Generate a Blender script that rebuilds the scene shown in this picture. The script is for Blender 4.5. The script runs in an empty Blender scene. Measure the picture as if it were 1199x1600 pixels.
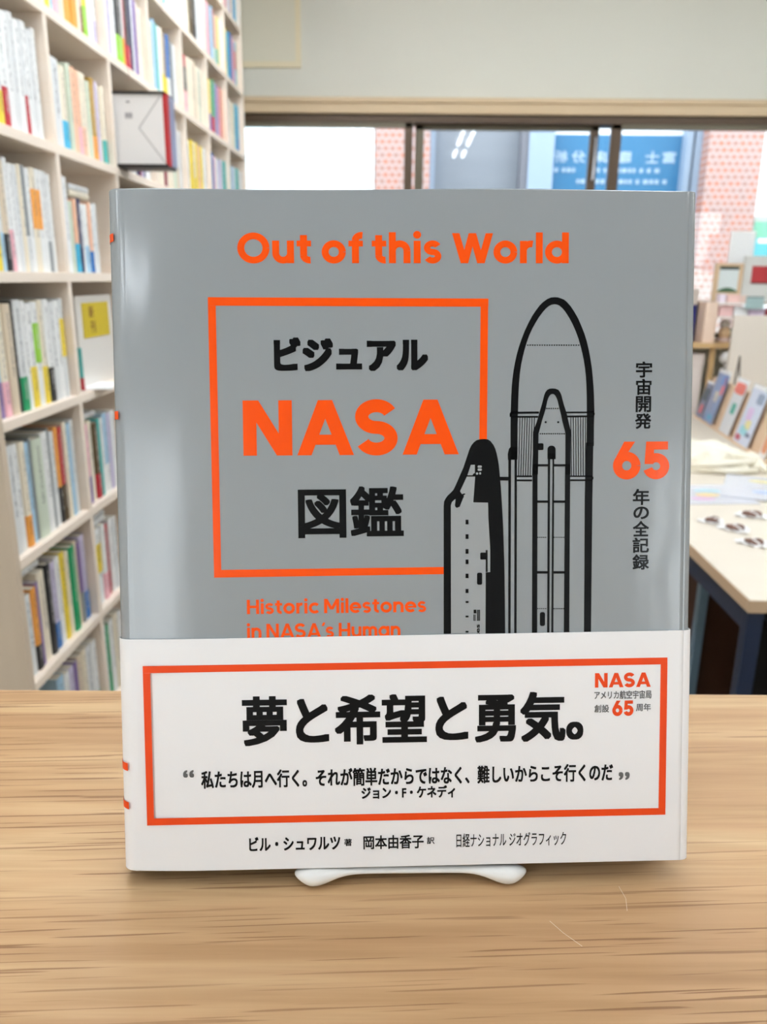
import bpy, bmesh, math, random
from mathutils import Matrix, Vector, Euler
random.seed(7)
S = bpy.context.scene
COL = S.collection

# ------------------------------------------------------------------ camera, world, exposure
EYE = 1.237                      # lens height above the floor; heights written E + h are measured from the lens
E = EYE
cam_data = bpy.data.cameras.new('camera')
cam = bpy.data.objects.new('camera', cam_data)
COL.objects.link(cam)
R = (Matrix.Rotation(0.025411667, 3, 'Z') @ Matrix.Rotation(-0.285504095, 3, 'X') @ Matrix.Rotation(-0.012377794, 3, 'Y'))
right, fwd, up = R.col[0], R.col[1], R.col[2]
cam.matrix_world = Matrix.Translation((0, 0, EYE)) @ Matrix((right, up, -fwd)).transposed().to_4x4()
cam_data.sensor_fit = 'VERTICAL'
cam_data.sensor_height = 24.0
cam_data.sensor_width = 18.0
cam_data.lens = 24.0 * 1245.0 / 1600.0
cam_data.clip_start = 0.01
cam_data.dof.use_dof = True
cam_data.dof.focus_distance = 0.318
cam_data.dof.aperture_fstop = cam_data.lens / 1.9
S.camera = cam

W = bpy.data.worlds.new('overcast_sky')
S.world = W
W.use_nodes = True
W.node_tree.nodes['Background'].inputs[0].default_value = (0.90, 0.95, 1.0, 1)
W.node_tree.nodes['Background'].inputs[1].default_value = 3.0
TUBE = 17.0                      # emission of the fluorescent tubes
S.view_settings.view_transform = 'Standard'
S.view_settings.look = 'None'
S.view_settings.gamma = 1.0
S.view_settings.use_curve_mapping = False
S.view_settings.exposure = 0.77
S.cycles.max_bounces = 8
S.cycles.diffuse_bounces = 4
S.cycles.caustics_reflective = False
S.cycles.caustics_refractive = False
S.cycles.sample_clamp_indirect = 6.0

# ------------------------------------------------------------------ helpers
def lin(c):
    return tuple(((v / 255.0) / 12.92 if v <= 10 else ((v / 255.0 + 0.055) / 1.055) ** 2.4) for v in c) + (1.0,)

def hx(s):
    return (int(s[0:2], 16), int(s[2:4], 16), int(s[4:6], 16))

MATS = {}
def mat(name, c=(200, 200, 200), rough=0.5, spec=0.4, metal=0.0, bump=None, vary=None):
    if name in MATS:
        return MATS[name]
    m = bpy.data.materials.new(name)
    m.use_nodes = True
    nt = m.node_tree
    b = nt.nodes['Principled BSDF']
    b.inputs['Base Color'].default_value = lin(c)
    b.inputs['Roughness'].default_value = rough
    b.inputs['Specular IOR Level'].default_value = spec
    b.inputs['Metallic'].default_value = metal
    if bump or vary:
        tc = nt.nodes.new('ShaderNodeTexCoord')
        if bump:                                   # (scale, strength, distance)
            n = nt.nodes.new('ShaderNodeTexNoise')
            n.inputs['Scale'].default_value = bump[0]
            n.inputs['Detail'].default_value = 2.0
            nt.links.new(tc.outputs['Object'], n.inputs['Vector'])
            bp = nt.nodes.new('ShaderNodeBump')
            bp.inputs['Strength'].default_value = bump[1]
            bp.inputs['Distance'].default_value = bump[2]
            nt.links.new(n.outputs['Fac'], bp.inputs['Height'])
            nt.links.new(bp.outputs['Normal'], b.inputs['Normal'])
        if vary:                                   # (scale xyz, second colour)
            mp = nt.nodes.new('ShaderNodeMapping')
            mp.inputs['Scale'].default_value = vary[0]
            nt.links.new(tc.outputs['Object'], mp.inputs['Vector'])
            n2 = nt.nodes.new('ShaderNodeTexNoise')
            n2.inputs['Scale'].default_value = 1.0
            n2.inputs['Detail'].default_value = 4.0
            nt.links.new(mp.outputs['Vector'], n2.inputs['Vector'])
            mx = nt.nodes.new('ShaderNodeMix')
            mx.data_type = 'RGBA'
            mx.inputs[6].default_value = lin(c)
            mx.inputs[7].default_value = lin(vary[1])
            nt.links.new(n2.outputs['Fac'], mx.inputs[0])
            nt.links.new(mx.outputs[2], b.inputs['Base Color'])
    MATS[name] = m
    return m

def box(bm, x0, x1, y0, y1, z0, z1):
    v = [bm.verts.new(p) for p in ((x0,y0,z0),(x1,y0,z0),(x1,y1,z0),(x0,y1,z0),(x0,y0,z1),(x1,y0,z1),(x1,y1,z1),(x0,y1,z1))]
    for f in ((3,2,1,0),(4,5,6,7),(0,1,5,4),(1,2,6,5),(2,3,7,6),(3,0,4,7)):
        bm.faces.new([v[i] for i in f])
    return v

def tube(bm, pts, rad, n=8, cap=True):
    """a tube through pts; rad is one radius or one per point"""
    pts = [Vector(p) for p in pts]
    rs = rad if isinstance(rad, (list, tuple)) else [rad] * len(pts)
    rings = []
    side = None
    for i, p in enumerate(pts):
        d = (pts[min(i + 1, len(pts) - 1)] - pts[max(i - 1, 0)]).normalized()
        a = d.cross(Vector((0, 0, 1))) if side is None else side - d * side.dot(d)
        if a.length < 1e-4:
            a = d.cross(Vector((0, 1, 0)))
        a.normalize()
        side = a
        b = d.cross(a)
        rings.append([bm.verts.new(p + (a * math.cos(t) + b * math.sin(t)) * rs[i]) for t in [2 * math.pi * k / n for k in range(n)]])
    for r0, r1 in zip(rings, rings[1:]):
        for k in range(n):
            bm.faces.new((r0[k], r0[(k + 1) % n], r1[(k + 1) % n], r1[k]))
    if cap:
        bm.faces.new(rings[0][::-1])
        bm.faces.new(rings[-1])

def lathe(bm, prof, cx=0, cy=0, n=16, sx=1, sy=1):
    rings = [[bm.verts.new((cx + r * sx * math.cos(2*math.pi*k/n), cy + r * sy * math.sin(2*math.pi*k/n), z)) for k in range(n)] for r, z in prof]
    for r0, r1 in zip(rings, rings[1:]):
        for k in range(n):
            bm.faces.new((r0[k], r0[(k+1) % n], r1[(k+1) % n], r1[k]))
    bm.faces.new(rings[0][::-1]); bm.faces.new(rings[-1])

def obj(name, bm, m, parent=None, smooth=False, bevel=0.0, segs=2):
    bmesh.ops.recalc_face_normals(bm, faces=bm.faces)
    if bevel:
        es = [e for e in bm.edges if len(e.link_faces) == 2 and e.calc_face_angle(0) > 0.6]
        bmesh.ops.bevel(bm, geom=es, offset=bevel, segments=segs, affect='EDGES', profile=0.6)
    me = bpy.data.meshes.new(name)
    bm.to_mesh(me); bm.free()
    if smooth:
        for p in me.polygons:
            p.use_smooth = True
    o = bpy.data.objects.new(name, me)
    if m is not None:
        me.materials.append(m)
    COL.objects.link(o)
    if parent is not None:
        o.parent = parent
    return o

def bxo(name, x0, x1, y0, y1, z0, z1, m, parent=None, bevel=0.0):
    bm = bmesh.new()
    box(bm, x0, x1, y0, y1, z0, z1)
    return obj(name, bm, m, parent, bevel=bevel)

def tag(o, label, cat, group=None):
    o['label'] = label
    o['category'] = cat
    if group:
        o['group'] = group
    return o

def thing(name, label, cat, loc=(0, 0, 0), rot=(0, 0, 0), group=None):
    o = bpy.data.objects.new(name, None)
    o.empty_display_size = 0.05
    COL.objects.link(o)
    o.location = loc
    o.rotation_euler = rot
    return tag(o, label, cat, group)

def struct(o):
    o['kind'] = 'structure'
    return o

# ------------------------------------------------------------------ materials
M_wall = mat('painted_wall', (224, 222, 210), 0.8, 0.2, vary=((3, 3, 3), (220, 218, 206)), bump=(180, 0.08, 0.002))
M_wallcream = mat('cream_wall_panel', (228, 222, 202), 0.8, 0.2)
M_ceiling = mat('ceiling_board', (238, 238, 234), 0.85, 0.2)
M_floor = mat('floor_vinyl', (150, 140, 126), 0.5, 0.3, vary=((2, 9, 1), (128, 116, 102)))
M_casing = mat('pale_casing_wood', (219, 197, 164), 0.5, 0.3, vary=((1.5, 60, 60), (205, 180, 145)))
M_bronze = mat('bronze_aluminium', (84, 66, 48), 0.4, 0.4, 0.2)
M_bronze2 = mat('olive_bronze_aluminium', (104, 96, 78), 0.4, 0.4, 0.2)
M_shelf = mat('birch_board', (247, 233, 218), 0.5, 0.3, vary=((6, 6, 40), (241, 223, 204)))
M_endpanel = mat('birch_end_board', (214, 196, 174), 0.55, 0.3, vary=((40, 40, 3), (202, 183, 160)))
M_page = mat('page_edges', (236, 230, 214), 0.8, 0.1, vary=((300, 300, 3), (214, 206, 188)))
M_white = mat('white_card', (250, 250, 249), 0.6, 0.3)
M_black = mat('black_plastic', (28, 27, 27), 0.4, 0.4)

def glass_mat():
    m = bpy.data.materials.new('window_glass')
    m.use_nodes = True
    nt = m.node_tree
    nt.nodes.remove(nt.nodes['Principled BSDF'])
    fr = nt.nodes.new('ShaderNodeFresnel'); fr.inputs['IOR'].default_value = 1.5
    tr = nt.nodes.new('ShaderNodeBsdfTransparent'); tr.inputs['Color'].default_value = (0.97, 0.985, 0.98, 1)
    gl = nt.nodes.new('ShaderNodeBsdfGlossy'); gl.inputs['Roughness'].default_value = 0.0
    mx = nt.nodes.new('ShaderNodeMixShader')
    nt.links.new(fr.outputs[0], mx.inputs[0]); nt.links.new(tr.outputs[0], mx.inputs[1]); nt.links.new(gl.outputs[0], mx.inputs[2])
    nt.links.new(mx.outputs[0], nt.nodes['Material Output'].inputs['Surface'])
    return m
M_glass = glass_mat()

def brick_mat(name, c1, c2, mortar):
    m = bpy.data.materials.new(name)
    m.use_nodes = True
    nt = m.node_tree
    b = nt.nodes['Principled BSDF']; b.inputs['Roughness'].default_value = 0.85; b.inputs['Specular IOR Level'].default_value = 0.1
    tc = nt.nodes.new('ShaderNodeTexCoord')
    mp = nt.nodes.new('ShaderNodeMapping'); mp.inputs['Rotation'].default_value = (math.pi / 2, 0, 0)
    br = nt.nodes.new('ShaderNodeTexBrick')
    br.inputs['Color1'].default_value = lin(c1); br.inputs['Color2'].default_value = lin(c2); br.inputs['Mortar'].default_value = lin(mortar)
    br.inputs['Scale'].default_value = 1.0; br.inputs['Mortar Size'].default_value = 0.006; br.inputs['Mortar Smooth'].default_value = 0.1
    br.inputs['Brick Width'].default_value = 0.052; br.inputs['Row Height'].default_value = 0.046; br.inputs['Bias'].default_value = 0.0
    nt.links.new(tc.outputs['Object'], mp.inputs['Vector']); nt.links.new(mp.outputs['Vector'], br.inputs['Vector'])
    nt.links.new(br.outputs['Color'], b.inputs['Base Color'])
    return m
M_brick = brick_mat('red_brick', (178, 122, 106), (158, 128, 122), (178, 164, 164))
M_bricksunlit = brick_mat('pale_brick', (184, 146, 134), (190, 170, 164), (200, 196, 196))  # paler copy of the brick, sunlight put into its colours

def oak_mat():
    m = bpy.data.materials.new('oak_counter')
    m.use_nodes = True
    nt = m.node_tree; N = nt.nodes.new; L = nt.links.new
    b = nt.nodes['Principled BSDF']; b.inputs['Roughness'].default_value = 0.42; b.inputs['Specular IOR Level'].default_value = 0.3
    tc = N('ShaderNodeTexCoord')
    def noise(scale, detail, rough=0.5, dist=0.0, turn=0.0):
        rt = N('ShaderNodeVectorRotate'); rt.rotation_type = 'Z_AXIS'; rt.inputs['Angle'].default_value = -turn
        L(tc.outputs['Object'], rt.inputs['Vector'])
        mp = N('ShaderNodeMapping'); mp.inputs['Scale'].default_value = scale
        L(rt.outputs['Vector'], mp.inputs['Vector'])
        n = N('ShaderNodeTexNoise'); n.inputs['Scale'].default_value = 1.0; n.inputs['Detail'].default_value = detail
        n.inputs['Roughness'].default_value = rough; n.inputs['Distortion'].default_value = dist
        L(mp.outputs['Vector'], n.inputs['Vector'])
        return n.outputs['Fac']
    def ramp(fac, stops):
        r = N('ShaderNodeValToRGB')
        while len(r.color_ramp.elements) < len(stops):
            r.color_ramp.elements.new(0.5)
        for e, (p, c) in zip(r.color_ramp.elements, stops):
            e.position = p; e.color = c
        L(fac, r.inputs[0])
        return r.outputs[0]
    def mix(fac, a, c, mode='MIX'):
        x = N('ShaderNodeMix'); x.data_type = 'RGBA'; x.blend_type = mode
        if isinstance(fac, float): x.inputs[0].default_value = fac
        else: L(fac, x.inputs[0])
        L(a, x.inputs[6])
        if isinstance(c, tuple): x.inputs[7].default_value = c
        else: L(c, x.inputs[7])
        return x.outputs[2]
    broad = ramp(noise((2.2, 26, 26), 3, 0.55, 0.6), [(0.3, lin(OAK[0])), (0.5, lin(OAK[1])), (0.72, lin(OAK[2]))])
    fine = ramp(noise((7, 170, 170), 3, 0.6), [(0.35, (0.80, 0.76, 0.70, 1)), (0.6, (1, 1, 1, 1))])
    base = mix(0.75, broad, fine, 'MULTIPLY')
    pores = ramp(noise((12, 640, 640), 1, 0.5, 0.0, .045), [(0.605, (0, 0, 0, 1)), (0.65, (1, 1, 1, 1))])
    patch = ramp(noise((3, 30, 30), 2, 0.5), [(0.36, (0, 0, 0, 1)), (0.56, (1, 1, 1, 1))])
    pm = N('ShaderNodeMath'); pm.operation = 'MULTIPLY'; L(pores, pm.inputs[0]); L(patch, pm.inputs[1])
    pm2 = N('ShaderNodeMath'); pm2.operation = 'MULTIPLY'; L(pm.outputs[0], pm2.inputs[0]); pm2.inputs[1].default_value = 0.8
    col = mix(pm2.outputs[0], base, lin((132, 92, 58)))
    streak = ramp(noise((1.6, 90, 90), 2, 0.5, 0.3), [(0.66, (0, 0, 0, 1)), (0.78, (1, 1, 1, 1))])
    sm = N('ShaderNodeMath'); sm.operation = 'MULTIPLY'; L(streak, sm.inputs[0]); sm.inputs[1].default_value = 0.15
    col = mix(sm.outputs[0], col, lin((150, 108, 70)))
    L(col, b.inputs['Base Color'])
    bp = N('ShaderNodeBump'); bp.inputs['Strength'].default_value = 0.15; bp.inputs['Distance'].default_value = 0.0004
    L(pm.outputs[0], bp.inputs['Height']); bp.invert = True
    L(bp.outputs['Normal'], b.inputs['Normal'])
    return m
OAK = [(178, 138, 98), (194, 156, 114), (212, 180, 138)]
M_oak = oak_mat()

def tube_mat():
    m = bpy.data.materials.new('fluorescent_tube')
    m.use_nodes = True
    b = m.node_tree.nodes['Principled BSDF']
    b.inputs['Base Color'].default_value = (0.9, 0.9, 0.9, 1)
    b.inputs['Emission Color'].default_value = (0.93, 1.0, 1.09, 1)
    b.inputs['Emission Strength'].default_value = TUBE
    return m
M_tube = tube_mat()

# ------------------------------------------------------------------ room shell
X0, X1, Y0, Y1, ZC = -2.6, 4.2, -3.2, 3.90, 2.50
struct(bxo('floor', X0 - .1, X1 + .1, Y0 - .1, Y1 + .15, -.06, 0.0, M_floor))
struct(bxo('ceiling', X0 - .1, X1 + .1, Y0 - .1, Y1 + .15, ZC, ZC + .06, M_ceiling))
struct(bxo('wall_left', X0 - .1, X0, Y0, Y1, 0, ZC, M_wall))
struct(bxo('wall_right', X1, X1 + .1, Y0, Y1, 0, ZC, M_wall))
WX0, WX1, WZ0, WZ1 = -2.0, 3.4, E - .30, E + .700
bm = bmesh.new()
box(bm, X0 - .1, WX0, Y1, Y1 + .15, 0, ZC); box(bm, WX1, X1 + .1, Y1, Y1 + .15, 0, ZC)
box(bm, WX0, WX1, Y1, Y1 + .15, 0, WZ0); box(bm, WX0, WX1, Y1, Y1 + .15, WZ1, ZC)
struct(obj('wall_back', bm, M_wall))
DX0, DX1 = -2.4, -0.80
bm = bmesh.new()
box(bm, X0 - .1, DX0, Y0 - .1, Y0, 0, ZC); box(bm, DX1, 1.7, Y0 - .1, Y0, 0, ZC); box(bm, 4.1, X1 + .1, Y0 - .1, Y0, 0, ZC); box(bm, DX0, DX1, Y0 - .1, Y0, 2.15, ZC); box(bm, 1.7, 4.1, Y0 - .1, Y0, 2.15, ZC); box(bm, 1.7, 4.1, Y0 - .1, Y0, 0, .35)
struct(obj('wall_rear', bm, M_wall))
fill_door = bpy.data.objects.new('door_1', None); COL.objects.link(fill_door); struct(fill_door); fill_door.location = (0, Y0, 0)  # glazed rear door added out of view, lets daylight onto the book cover
bm = bmesh.new()
for a, b2 in ((DX0, DX0 + .05), (-1.46, -1.40), (DX1 - .05, DX1)):
    box(bm, a, b2, -.07, -.02, 0, 2.15)
box(bm, DX0, DX1, -.07, -.02, 2.10, 2.15); box(bm, DX0, DX1, -.07, -.02, 0, .05)
struct(obj('door_frame', bm, M_bronze, fill_door))
struct(bxo('door_glass', DX0 + .03, DX1 - .03, -.048, -.042, .04, 2.12, M_glass, fill_door))

fill_win = bpy.data.objects.new('window_2', None); COL.objects.link(fill_win); struct(fill_win); fill_win.location = (0, Y0, 0)  # unseen rear window added as frontal fill light for the book
bm = bmesh.new()
for a, b2 in ((1.7, 1.75), (2.87, 2.93), (4.05, 4.1)):
    box(bm, a, b2, -.07, -.02, .35, 2.15)
box(bm, 1.75, 4.05, -.07, -.02, 2.10, 2.15); box(bm, 1.75, 4.05, -.07, -.02, .35, .40)
struct(obj('window_frame', bm, M_bronze, fill_win))
struct(bxo('window_glass', 1.73, 4.07, -.048, -.042, .38, 2.12, M_glass, fill_win))

# window casing, head and sliding sashes in the back wall
bm = bmesh.new()
box(bm, WX0 - .06, WX1 + .06, Y1 - .030, Y1 + .005, E + .742, E + .764)
box(bm, WX0 - .06, WX1 + .06, Y1 - .018, Y1 + .01, E + .700, E + .744)
struct(obj('trim_1', bm, M_casing, bevel=.004))
win = bpy.data.objects.new('window_1', None); COL.objects.link(win); struct(win); win.location = (0, Y1, 0)
bm = bmesh.new()
box(bm, WX0, WX1, 0.005, .06, E + .668, E + .702); box(bm, WX0, WX1, .03, .10, E + .664, E + .69)
box(bm, WX0, WX1, .0, .12, WZ0, WZ0 + .03)
struct(obj('window_head', bm, M_bronze, win))
def sash(x0, x1, y, zt, sl, sr, ml, mr):
    """one sliding sash between x0 and x1: rails, left and right stile, pane"""
    b_ = bmesh.new()
    box(b_, x0, x1, y, y + .03, zt - .028, zt + .02); box(b_, x0, x1, y, y + .03, WZ0 + .03, WZ0 + .07)
    struct(obj('sash_rail', b_, M_bronze2, win))
    struct(bxo('sash_stile', x0, x0 + sl, y, y + .03, WZ0 + .03, zt, ml, win, bevel=.003))
    struct(bxo('sash_stile', x1 - sr, x1, y, y + .03, WZ0 + .03, zt, mr, win, bevel=.003))
    struct(bxo('glass_pane', x0 + sl * .5, x1 - sr * .5, y + .012, y + .016, WZ0 + .05, zt - .01, M_glass, win))
sash(-1.00, .012, .010, E + .676, .04, .038, M_bronze, M_bronze)
sash(-2.00, -.96, .055, E + .676, .04, .04, M_bronze, M_bronze)
sash(.022, .852, .055, E + .676, .040, .038, M_bronze2, M_bronze)
sash(.897, 2.10, .010, E + .676, .046, .04, M_bronze, M_bronze)
sash(2.06, 3.40, .055, E + .676, .04, .04, M_bronze, M_bronze)
# narrow fixed light between the middle and the right sash
struct(bxo('glass_pane', .852, .897, .07, .074, WZ0 + .05, E + .66, M_glass, win))
# sash lock on the middle sash
bm = bmesh.new(); tube(bm, [(.838, .048, E + .62), (.836, .044, E + .45), (.832, .044, E + .44)], .005)
struct(obj('sash_handle', bm, mat('bright_aluminium', (225, 228, 235), .35, .5, .3), win, smooth=True))
# shallow framed access panel in the wall above the window
bm = bmesh.new()
box(bm, -1.35, -.508, Y1 - .006, Y1 + .002, E + .905, E + 1.24)
struct(obj('trim_2', bm, M_wallcream))
bm = bmesh.new()
box(bm, -1.35, -.485, Y1 - .012, Y1 + .002, E + .882, E + .905); box(bm, -.508, -.485, Y1 - .012, Y1 + .002, E + .905, E + 1.24)
struct(obj('trim_3', bm, mat('cream_casing', (235, 222, 190), .6, .3)))

# ceiling lamps: a few mirrored in the window glass, the rest added for light
def lamp(x, y, label):
    t = thing('ceiling_light', label, 'lamp', (x, y, ZC), group='twin tube ceiling lights')
    bm = bmesh.new(); box(bm, -.09, .09, -.18, .18, -.03, 0)
    obj('housing', bm, M_ceiling, t, bevel=.006)
    for s in (-1, 1):
        bm = bmesh.new(); tube(bm, [(s * .045, -.165, -.048), (s * .045, .165, -.048)], .014, 10)
        obj('tube', bm, M_tube, t, smooth=True)
for xx, yys in ((-.45, (2.9, 2.4, 1.9, 1.4, .9, .2, -.6)), (.02, (2.6, 2.0, 1.3)), (.5, (2.6, 1.5, .44, -.10, -.85)), (1.25, (2.6, 1.7, .95)), (2.0, (2.6, 1.7, .95)), (3.4, (2.9, 2.0, .9, .2)), (-1.2, (-1.2, -2.2)), (-1.9, (.6, -.4, -1.4, -2.6))):
    for yy in yys:
        lamp(xx, yy, 'twin tube fluorescent light fixed to the shop ceiling')

# ------------------------------------------------------------------ street outside
M_facade = mat('white_render', (236, 240, 243), .9, .1)
M_asphalt = mat('paving', (170, 170, 168), .9, .1, vary=((3, 3, 3), (150, 150, 150)))
struct(bxo('floor_street', -8, 10, Y1 + .16, 12, -.12, -.06, M_asphalt))
fac = thing('opposite_building', 'white building across the street with brick piers behind the window', 'building', (0, 6.5, -.06))
bm = bmesh.new()
box(bm, -1.02, -.27, .0, .5, .70 + E, 4.5); box(bm, -1.02, -.27, .16, .5, 0, .70 + E)
obj('wall', bm, M_facade, fac)
obj('wall', (lambda b_: (box(b_, -6, -1.02, .25, .5, 0, 4.5), b_)[1])(bmesh.new()), mat('pale_blue_render', (214, 228, 232), .9, .1), fac)
obj('canopy_edge', (lambda b_: (box(b_, -.93, -.36, .02, .2, .672 + E, .702 + E), b_)[1])(bmesh.new()), mat('grey_brown_flashing', (150, 138, 134), .7, .2), fac)
obj('wall', (lambda b_: (box(b_, -.27, 2.68, .30, .5, 1.25 + E, 4.5), box(b_, -.27, 2.68, .30, .5, 0, E - .6), b_)[2])(bmesh.new()), M_facade, fac)
bm = bmesh.new(); box(bm, -.262, .15, 0, .4, 0, 4.5); obj('brick_pier', bm, M_brick, fac)
bm = bmesh.new(); box(bm, 2.20, 2.60, -.05, .4, 0, 4.5); obj('brick_pier', bm, M_brick, fac)
bm = bmesh.new(); box(bm, 2.60, 6.0, .1, .5, 0, 4.5); obj('wall', bm, M_facade, fac)
# dim office window
bm = bmesh.new(); box(bm, .19, .845, .24, .29, E - .6, E + 1.25); obj('office_blind', bm, mat('grey_blind', (122, 128, 138), .8, .2, vary=((1, 1, 9), (134, 140, 150))), fac)
bm = bmesh.new(); box(bm, .15, .19, .1, .3, E - .6, E + 1.25); box(bm, .90, 1.09, .08, .3, E - .6, E + 1.25); box(bm, 2.085, 2.13, .1, .3, E - .6, E + 1.25); box(bm, 2.15, 2.20, .1, .3, E - .6, E + 1.25)
obj('window_frame', bm, mat('white_aluminium', (142, 160, 182), .5, .3), fac)
bm = bmesh.new(); box(bm, .845, .90, .1, .3, E - .6, E + 1.25); obj('window_frame', bm, mat('grey_aluminium', (110, 112, 122), .5, .3), fac)
M_blue = mat('blue_sign_film', (50, 110, 152), .5, .3)
bm = bmesh.new(); box(bm, 1.09, 2.085, .22, .26, E - .6, E + 1.135); obj('blue_sign', bm, M_blue, fac)
bm = bmesh.new(); box(bm, 1.09, 2.085, .22, .26, E + 1.135, E + 1.25); obj('sign_header', bm, M_facade, fac)

# ------------------------------------------------------------------ counter
M_panel = mat('counter_front', (206, 190, 168), .6, .3)
ctr = thing('counter', 'oak topped shop counter carrying the silver book', 'counter', (0, .05, 0), (0, 0, .037))
TZ = E - .2385
bm = bmesh.new(); box(bm, -.75, .75, -.24, .379, TZ - .032, TZ)
obj('countertop', bm, M_oak, ctr, bevel=.0015)
bm = bmesh.new(); box(bm, -.72, .72, -.20, .34, .06, TZ - .032); obj('cabinet_body', bm, M_panel, ctr)
bm = bmesh.new(); box(bm, -.70, .70, -.17, .31, 0, .06); obj('plinth', bm, M_black, ctr)
for k, pts in enumerate(([(-.0, 0, 0), (.004, -.006, .0004), (.010, -.012, .0002)], [(0, 0, 0), (.001, .006, .0005), (0, .013, .0002)])):
    bm = bmesh.new(); tube(bm, pts, .00007, 5)
    f = obj('lint_fibre', bm, mat('pale_lint', (236, 222, 200), .7), None)
    f.location = ((.060, .2535, TZ + .0002), (.0915, .2600, TZ + .0002))[k]
    tag(f, ('thin pale lint thread lying slanted on the oak counter', 'short upright lint hair on the oak counter, right of the slanted one')[k], 'lint', 'lint on the counter')

# ------------------------------------------------------------------ the book on its stand
TEXTS = [
    ('title_lettering', 'Out of this World', (-64.91, 64.43, 241.69, 254.18), 'orange', 0.0006, 'J'),
    ('katakana_lettering', 'ビジュアル', (-51.48, 8.95, 200.19, 213.36), 'ink', (0.0007, 0.0006), 'J'),
    ('main_title_lettering', 'NASA', (-63.94, 21.03, 167.11, 189.21), 'orange', 0.00115, 'J'),
    ('kanji_lettering', '図鑑', (-42.85, -0.98, 134.61, 154.97), 'ink', (0.00052, 0.0004), 'J'),
    ('subtitle_lettering', 'Historic Milestones', (-63.69, 7.81, 104.36, 110.56), 'orange', 0.00029, 'J'),
    ('subtitle_lettering', 'in NASA´s Human', (-63.87, -2.53, 94.47, 100.81), 'orange', 0.00029, 'J'),
    ('side_lettering', '宇', (91.65, 98.07, 197.25, 203.54), 'ink', 0.00014, 'J'),
    ('side_lettering', '宙', (91.74, 97.91, 190.43, 196.74), 'ink', 0.00014, 'J'),
    ('side_lettering', '開', (91.7, 97.88, 183.6, 189.93), 'ink', 0.00014, 'J'),
    ('side_lettering', '発', (91.52, 97.97, 177.0, 183.09), 'ink', 0.00014, 'J'),
    ('anniversary_number', '65', (82.81, 105.56, 156.85, 171.92), 'orange', 0.0006, 'J'),
    ('side_lettering', '年', (91.0, 97.74, 146.59, 153.01), 'ink', 0.00014, 'J'),
    ('side_lettering', 'の', (91.34, 97.57, 140.93, 145.95), 'ink', 0.00014, 'J'),
    ('side_lettering', '全', (91.16, 97.65, 133.96, 140.15), 'ink', 0.00014, 'J'),
    ('side_lettering', '記', (91.11, 97.74, 127.36, 133.44), 'ink', 0.00014, 'J'),
    ('side_lettering', '録', (91.19, 97.84, 120.49, 126.71), 'ink', 0.00014, 'J'),
    ('headline_lettering', '夢と希望と勇気。', (-66.29, 71.59, 50.81, 71.37), 'ink', (0.00066, 0.0005), 'B'),
    ('quote_lettering', '私たちは月へ行く。それが簡単だからではなく、難しいからこそ行くのだ', (-83.13, 83.94, 33.87, 41.32), 'ink', 0.00016, 'B'),
    ('quote_mark', '“', (-90.27, -85.92, 38.65, 41.68), 'grey', 0.0002, 'B'),
    ('quote_mark', '”', (86.32, 90.82, 34.26, 37.48), 'grey', 0.0002, 'B'),
    ('quote_name_lettering', 'ジョン・F・ケネディ', (-18.77, 19.27, 28.27, 33.46), 'ink', 0.00014, 'B'),
    ('author_lettering', 'ビル・シュワルツ', (-64.38, -27.56, 7.61, 13.49), 'ink', 0.00014, 'B'),
    ('author_lettering', '著', (-25.99, -22.87, 9.0, 11.95), 'ink', 4e-05, 'B'),
    ('translator_lettering', '岡本由香子', (-18.18, 6.39, 7.38, 13.15), 'ink', 0.00011, 'B'),
    ('translator_lettering', '訳', (7.7, 10.84, 9.05, 12.01), 'ink', 4e-05, 'B'),
    ('publisher_lettering', '日経ナショナル ジオグラフィック', (19.76, 64.86, 7.38, 13.17), 'ink', 3e-05, 'B'),
    ('agency_lettering', 'NASA', (76.17, 99.02, 72.63, 78.7), 'orange', 0.00028, 'B'),
    ('agency_lettering', 'アメリカ航空宇宙局', (75.96, 99.37, 67.86, 71.31), 'grey', 6e-05, 'B'),
    ('anniversary_lettering', '創設', (76.01, 82.06, 62.44, 65.62), 'grey', 5e-05, 'B'),
    ('anniversary_number', '65', (83.37, 92.06, 60.83, 67.2), 'orange', 0.0003, 'B'),
    ('anniversary_lettering', '周年', (93.11, 99.17, 62.68, 65.87), 'grey', 5e-05, 'B'),
]
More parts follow.
